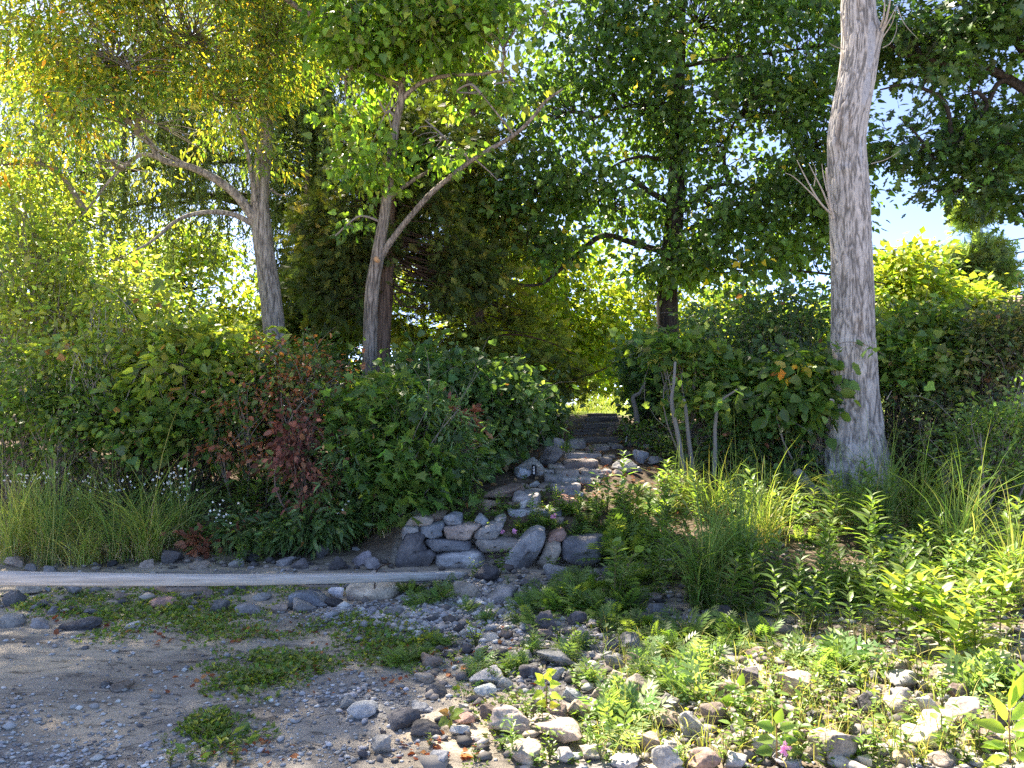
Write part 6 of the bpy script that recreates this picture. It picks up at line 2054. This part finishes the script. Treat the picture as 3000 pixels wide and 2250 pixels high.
# lime-leaved poplar seedling and a few big-leaved plants, leaf by leaf
def seedling(px, py, stemtop, leaves, size, pal, label, tmpl=HEART, wid=1.0, name='seedling'):
    h = hit(px, py)
    gz = float(G(h[0], h[1]))
    root = thing(name, label, 'plant', (h[0], h[1], gz))
    d = h[1]
    s = Soup()
    pts = [np.array([h[0], d, gz - .02])] + [P(a, b, d - .02) for a, b in stemtop]
    s.tubes(spline(pts, 14)[None], np.linspace(.004, .0018, 14)[None], 6, (.22, .13, .06))
    e = s.obj('stem', TWIG, root)
    e.location = tuple(-np.array(root.location))
    pos = np.array([P(a, b, d - .03) for a, b, _, _ in leaves])
    dr = np.array([[dx, -.35, dy] for _, _, dx, dy in leaves])
    nr = np.tile([0, -.75, .65], (len(leaves), 1)) + rng.normal(0, .2, (len(leaves), 3))
    leaf_parts(root, pos, dr, nr, size * np.exp(rng.normal(0, .12, len(leaves))), pal(len(leaves)), tmpl, wid=wid)


P_LIME = palette([(.24, .32, .04), (.30, .34, .05)], None, .1)
seedling(1606, 2110, [(1600, 2040), (1603, 1990)], [(1603, 1990, .3, 1), (1595, 2000, -1, .2), (1612, 2005, 1, .2), (1590, 2030, -.8, -.3), (1615, 2035, .9, -.2), (1598, 2060, -.7, .1), (1612, 2065, .8, .1), (1604, 1975, .6, .4), (1585, 1990, -.6, .8)], .055, P_LIME, 'lime-leaved poplar seedling standing among the shore stones')
seedling(1318, 2140, [(1314, 2100), (1318, 2082)], [(1318, 2084, .5, .7), (1312, 2088, -.8, .3), (1322, 2095, 1, -.2), (1310, 2105, -.7, -.5), (1316, 2110, .3, -.9), (1330, 2090, .8, .4)], .05, palette([(.12, .16, .04), (.22, .13, .05)]), 'small seedling with drooping reddish leaves on the gravel')
seedling(2960, 2240, [(2958, 2160), (2955, 2080)], [(2955, 2080, .1, 1), (2950, 2110, -.6, .9), (2962, 2110, .7, .9), (2948, 2140, -.9, .4), (2965, 2140, 1, .6), (2945, 2180, -1, .1), (2970, 2180, 1, .2), (2950, 2215, -1, -.1), (2966, 2215, 1, 0), (2957, 2060, .3, 1), (2940, 2195, -.8, .5), (2975, 2160, .7, .9)], .15, palette([(.16, .26, .04), (.22, .30, .05)], None, .1), 'tall lush big-leaved plant in the bottom right corner', LANCEH, 1.6, 'milkweed')
seedling(2275, 2235, [(2276, 2180), (2275, 2120)], [(2275, 2120, .2, 1), (2270, 2135, -1, .4), (2282, 2135, 1, .4), (2268, 2165, -1, .1), (2284, 2165, 1, .1), (2266, 2195, -1, 0), (2286, 2195, 1, 0)], .09, P_FORB, 'upright plant with paired leaves beside the pink milkweed head', OVAL, 1.0, 'milkweed')
seedling(2168, 2080, [(2168, 2040), (2168, 2010)], [(2168, 2010, .1, 1), (2160, 2025, -1, .5), (2176, 2025, 1, .4), (2158, 2050, -1, 0), (2180, 2052, 1, -.1), (2172, 2045, .7, -.3)], .085, P_FORB, 'paired-leaved plant beside the large pale tan stone', OVAL, 1.0, 'milkweed')

# ------------------------------------------------------------------ gravel, fallen leaves, driftwood
OCT = np.array([(1, 0, 0), (-1, 0, 0), (0, 1, 0), (0, -1, 0), (0, 0, 1), (0, 0, -1), (.62, .62, .45), (-.62, .62, .45), (-.62, -.62, .45), (.62, -.62, .45)], float)
OT = np.array([(4, 0, 6), (4, 6, 2), (4, 2, 7), (4, 7, 1), (4, 1, 8), (4, 8, 3), (4, 3, 9), (4, 9, 0), (0, 2, 6), (2, 1, 7), (1, 3, 8), (3, 0, 9), (5, 2, 0), (5, 1, 2), (5, 3, 1), (5, 0, 3)])


def gravel(name, label, n, x0, x1, y0, y1, size, dens, tones=None):
    k = 0
    PX, PY = [], []
    while k < n:
        a = np.column_stack([rng.uniform(x0, x1, n * 2), rng.uniform(y0, y1, n * 2)])
        a = a[dens(a[:, 0], a[:, 1]) > rng.random(len(a))]
        PX.append(a)
        k += len(a)
    a = np.vstack(PX)[:n]
    z = G(a[:, 0], a[:, 1])
    sz = size * np.exp(rng.normal(0, .4, n))
    sc3 = sz[:, None] * np.column_stack([rng.uniform(.8, 1.5, n), rng.uniform(.7, 1.2, n), rng.uniform(.45, .85, n)])
    v = OCT[None] * (1 + rng.normal(0, .14, (n, len(OCT), 1))) * sc3[:, None]
    th_ = rng.uniform(0, 6.28, n)
    c, s = np.cos(th_)[:, None], np.sin(th_)[:, None]
    v = np.stack([v[..., 0] * c - v[..., 1] * s, v[..., 0] * s + v[..., 1] * c, v[..., 2]], -1)
    v += np.column_stack([a, z + sc3[:, 2] * .35])[:, None]
    T = OT[None] + (np.arange(n) * len(OCT))[:, None, None]
    colr = tones(n) if tones else palette([(.54, .53, .51), (.38, .375, .38), (.30, .29, .28), (.50, .44, .37), (.16, .155, .155), (.68, .67, .65)], [2, 2, 1.4, 1.2, .9, .5], .12, .015)(n)
    s_ = Soup()
    s_.add(v, T=T, C=np.repeat(colr, len(OCT), 0))
    o = s_.obj(name, PEBBLE, None, 'stuff', False)
    o['label'] = label
    o['category'] = 'gravel'


def dpatch(bl):
    def f(x, y):
        px, py = px_of(np.column_stack([x, y, G(x, y, False)]))
        return np.clip(sum(w_ * blob(px, py, cx, cy_, rx, ry) for (cx, cy_, rx, ry, w_) in bl), 0, 1) * (.55 + .45 * noise(np.column_stack([x, y, 0 * x]) * 5, 91))
    return f


gravel('gravel', 'patch of pale bluish gravel in front of the stone disc', 5200, -1.9, .6, 5.0, 7.0, .013, dpatch([(1230, 1820, 190, 30, 1), (1420, 1765, 160, 40, .9), (1320, 1790, 120, 30, .8), (1010, 1790, 60, 18, .5)]))
gravel('gravel', 'fine shelly gravel at the bottom left corner', 2200, -4.0, .2, 3.2, 4.6, .0075, dpatch([(60, 2180, 230, 110, 1), (300, 2240, 260, 60, .8), (960, 2040, 170, 60, .7), (700, 2200, 300, 60, .3), (1000, 2180, 200, 60, .5)]))
gravel('gravel', 'loose grit and pebbles between the shore stones', 4200, -1.5, 4.5, 3.3, 7.2, .013, lambda x, y: gravel_mask(x, y) * .9 * (px_of(np.column_stack([x, y, G(x, y, False)]))[0] > 1000))
gravel('small_rubble', 'small broken stones filling gaps between the shore stones', 1500, -4.4, 4.6, 3.4, 7.6, .028, lambda x, y: np.where(px_of(np.column_stack([x, y, G(x, y, False)]))[0] > 1250, .8, .0) + .9 * blob(y, y, 7.5, 7.5, .35, .35) + .35 * blob(y, y, 6.3, 6.3, .5, .5), palette([(.13, .115, .10), (.22, .20, .185), (.30, .26, .22), (.09, .085, .085)], None, .2, .015))
gravel('gravel', 'thin scatter of pebbles over the sand', 1500, -4.6, .5, 3.2, 7.2, .0095, lambda x, y: .15 + .55 * sstep(.1, .5, noise(np.column_stack([x, y, 0 * x]) * 1.9, 95)))

s_ = Soup()
n_ = 420
a_ = region(n_, 0, 1600, 1700, 2250, near_blobs([(620, 1860, 220, 40), (1000, 1860, 250, 40), (760, 2000, 200, 60), (720, 2200, 120, 40), (1250, 2200, 150, 40), (1150, 1960, 250, 60), (400, 1840, 200, 40), (1400, 1900, 150, 80)]))
pos = np.array([hit(x, y) for x, y in a_])
pos[:, 2] = G(pos[:, 0], pos[:, 1]) + .008
n_ = len(pos)
s_.leaves(OVAL, pos, rng.normal(size=(n_, 3)) * [1, 1, .25], rng.normal(size=(n_, 3)) * .45 + [0, 0, .8], .034 * np.exp(rng.normal(0, .3, n_)), palette([(.24, .09, .04), (.17, .065, .035), (.32, .15, .06)])(n_), 1.4)
e_ = s_.obj('fallen_leaves', DEADLEAF, None, 'stuff', False)
e_['label'] = 'curled brown fallen leaves scattered over the sand'
e_['category'] = 'leaves'
# dead leaf litter and grass on the banks
s_ = Soup()
n_ = 3000
x_ = rng.uniform(-4.5, 5, n_)
y_ = rng.uniform(7.9, 13, n_)
pos = np.column_stack([x_, y_, G(x_, y_) + .012])
s_.leaves(OVAL, pos, rng.normal(size=(n_, 3)) * [1, 1, .3], rng.normal(size=(n_, 3)) * .5 + [0, 0, .8], .06 * np.exp(rng.normal(0, .3, n_)), palette([(.16, .08, .045), (.11, .06, .04), (.22, .15, .08)])(n_), 1.2)
e_ = s_.obj('leaf_litter', DEADLEAF, None, 'stuff', False)
e_['label'] = 'brown leaf litter under the bushes and around the steps'
e_['category'] = 'leaves'
# thin yellowing grass stalks between the sunlit stones
s_ = Soup()
a_ = region(520, 1750, 3000, 1800, 2250)
pos = np.array([hit(x, y) for x, y in a_])
pos[:, 2] = G(pos[:, 0], pos[:, 1]) - .005
pos = np.repeat(pos, 3, 0) + rng.normal(0, .015, (len(pos) * 3, 3)) * [1, 1, 0]
blades(s_, pos, rng.uniform(.06, .26, len(pos)), .004, np.abs(rng.normal(.6, .4, len(pos))), palette([(.22, .24, .06), (.30, .27, .10), (.14, .19, .05)]))
e_ = s_.obj('shore_grass', GRASS, None, 'stuff')
e_['label'] = 'thin yellowing grass stalks between the sunlit stones'
e_['category'] = 'grass'
# twiggy debris on the sand
s_ = Soup()
a_ = region(130, 250, 1700, 1850, 2240)
pos = np.array([hit(x, y) for x, y in a_])
pos[:, 2] = G(pos[:, 0], pos[:, 1]) + .006
ang = rng.uniform(0, 6.28, len(pos))
ln = rng.uniform(.04, .2, len(pos))
end = pos + np.column_stack([np.cos(ang) * ln, np.sin(ang) * ln * .6, rng.uniform(0, .01, len(pos))])
twig_batch(s_, pos, end, .0022, .001, 0.0, np.array((.10, .08, .065)), 4, 3)
e_ = s_.obj('twig_debris', TWIG, None, 'stuff')
e_['label'] = 'thin dry twigs strewn on the sand'
e_['category'] = 'twigs'
DW = [P(2370, 2205, 3.62), P(2420, 2222, 3.55), P(2480, 2240, 3.5), P(2540, 2262, 3.45)]
s_, q_ = bark_tube(DW, [.018, .026, .03, .026], 14, 40, .18, 81)
tag(s_.obj('driftwood', bark_material('driftwood', (.30, .27, .24), (.58, .54, .49), 30, .3)), 'pale weathered driftwood stick at the bottom edge among stones', 'driftwood')

# ------------------------------------------------------------------ labels from what each thing lies beside
MARKS = [(1091, 1742, 'the round stone disc'), (1240, 1815, 'the pale gravel patch'), (1180, 1650, 'the left end boulder of the wall'), (1560, 1620, 'the big tilted wall boulder'), (1720, 1620, 'the wide dark block of the wall'), (900, 1740, 'the long plank'),
         (500, 1700, 'the middle of the plank'), (150, 1690, 'the left end of the plank'), (600, 1600, 'the low dead branch'), (300, 1640, 'the tall left grass clumps'), (900, 1590, 'the lush herbs above the plank'), (348, 2015, 'the lone brown stone on the sand'),
         (1176, 2120, 'the big dark rounded stone'), (1429, 1992, 'the large pale stone'), (1497, 2130, 'the large tan boulder'), (1640, 2155, 'the twin tan boulders'), (1606, 2050, 'the lime-leaved seedling'), (1860, 1945, 'the pair of round brown stones'), (1859, 1890, 'the large round grey stone'),
         (1597, 1826, 'the dark upright boulder'), (1872, 2020, 'the shadow-flecked tan stone'), (2104, 2098, 'the rough brown stone'), (2334, 2018, 'the large pale tan stone'), (2300, 2192, 'the pink milkweed head'), (2452, 2196, 'the big half-dark boulder'), (2640, 2070, 'the split tan stones'),
         (2841, 2094, 'the broad tan stone'), (2764, 2130, 'the flat tan slab'), (2160, 1650, 'the tall slope grass'), (2800, 1850, 'the goldenrod patch'), (2400, 1800, 'the narrow-leaved herbs'), (2500, 1450, 'the dead trunk foot'), (2955, 2150, 'the lush corner plant'), (1800, 1560, 'the bushy weeds on the wall'),
         (1930, 1620, 'the stones right of the wall'), (700, 1830, 'the weed patch on the sand'), (760, 1985, 'the middle weed patch on the sand'), (1250, 2148, 'the low dark stone'), (600, 2220, 'the bottom sand'), (1650, 1690, 'the low grey stone before the wall'), (1700, 1780, 'the fern-leaved mounds'), (2050, 1900, 'the shaded herb edge'), (2250, 1960, 'the small bright herbs'), (2600, 2200, 'the driftwood stick')]
groups = {}
for (o, desc, cat, grp, px, py) in labelled:
    best = sorted(MARKS, key=lambda m: (m[0] - px) ** 2 + ((m[1] - py) * 1.5) ** 2)
    m = best[0]
    if (m[0] - px) ** 2 + ((m[1] - py) * 1.5) ** 2 < 900:
        m = best[1]
    dx, dy = px - m[0], (py - m[1]) * 1.5
    rel = ('right of' if dx > 0 else 'left of') if abs(dx) > abs(dy) else ('in front of' if dy > 0 else 'behind')
    lab = f'{desc} {rel} {m[2]}'
    groups.setdefault(lab, []).append((o, cat, grp, px, py))
ORD = {2: ['left one', 'right one'], 3: ['leftmost', 'middle one', 'rightmost'], 4: ['leftmost', 'second from left', 'second from right', 'rightmost'], 5: ['leftmost', 'second from left', 'middle one', 'second from right', 'rightmost']}
for lab, ms in groups.items():
    ms.sort(key=lambda q: q[3])
    for i, (o, cat, grp, px, py) in enumerate(ms):
        n = len(ms)
        suf = ''
        if n > 1:
            suf = ', ' + (ORD[n][i] if n in ORD else (f'{["first","second","third","fourth","fifth","sixth","seventh","eighth","ninth","tenth"][min(i,9)]} from left'))
        tag(o, lab + suf, cat, grp)
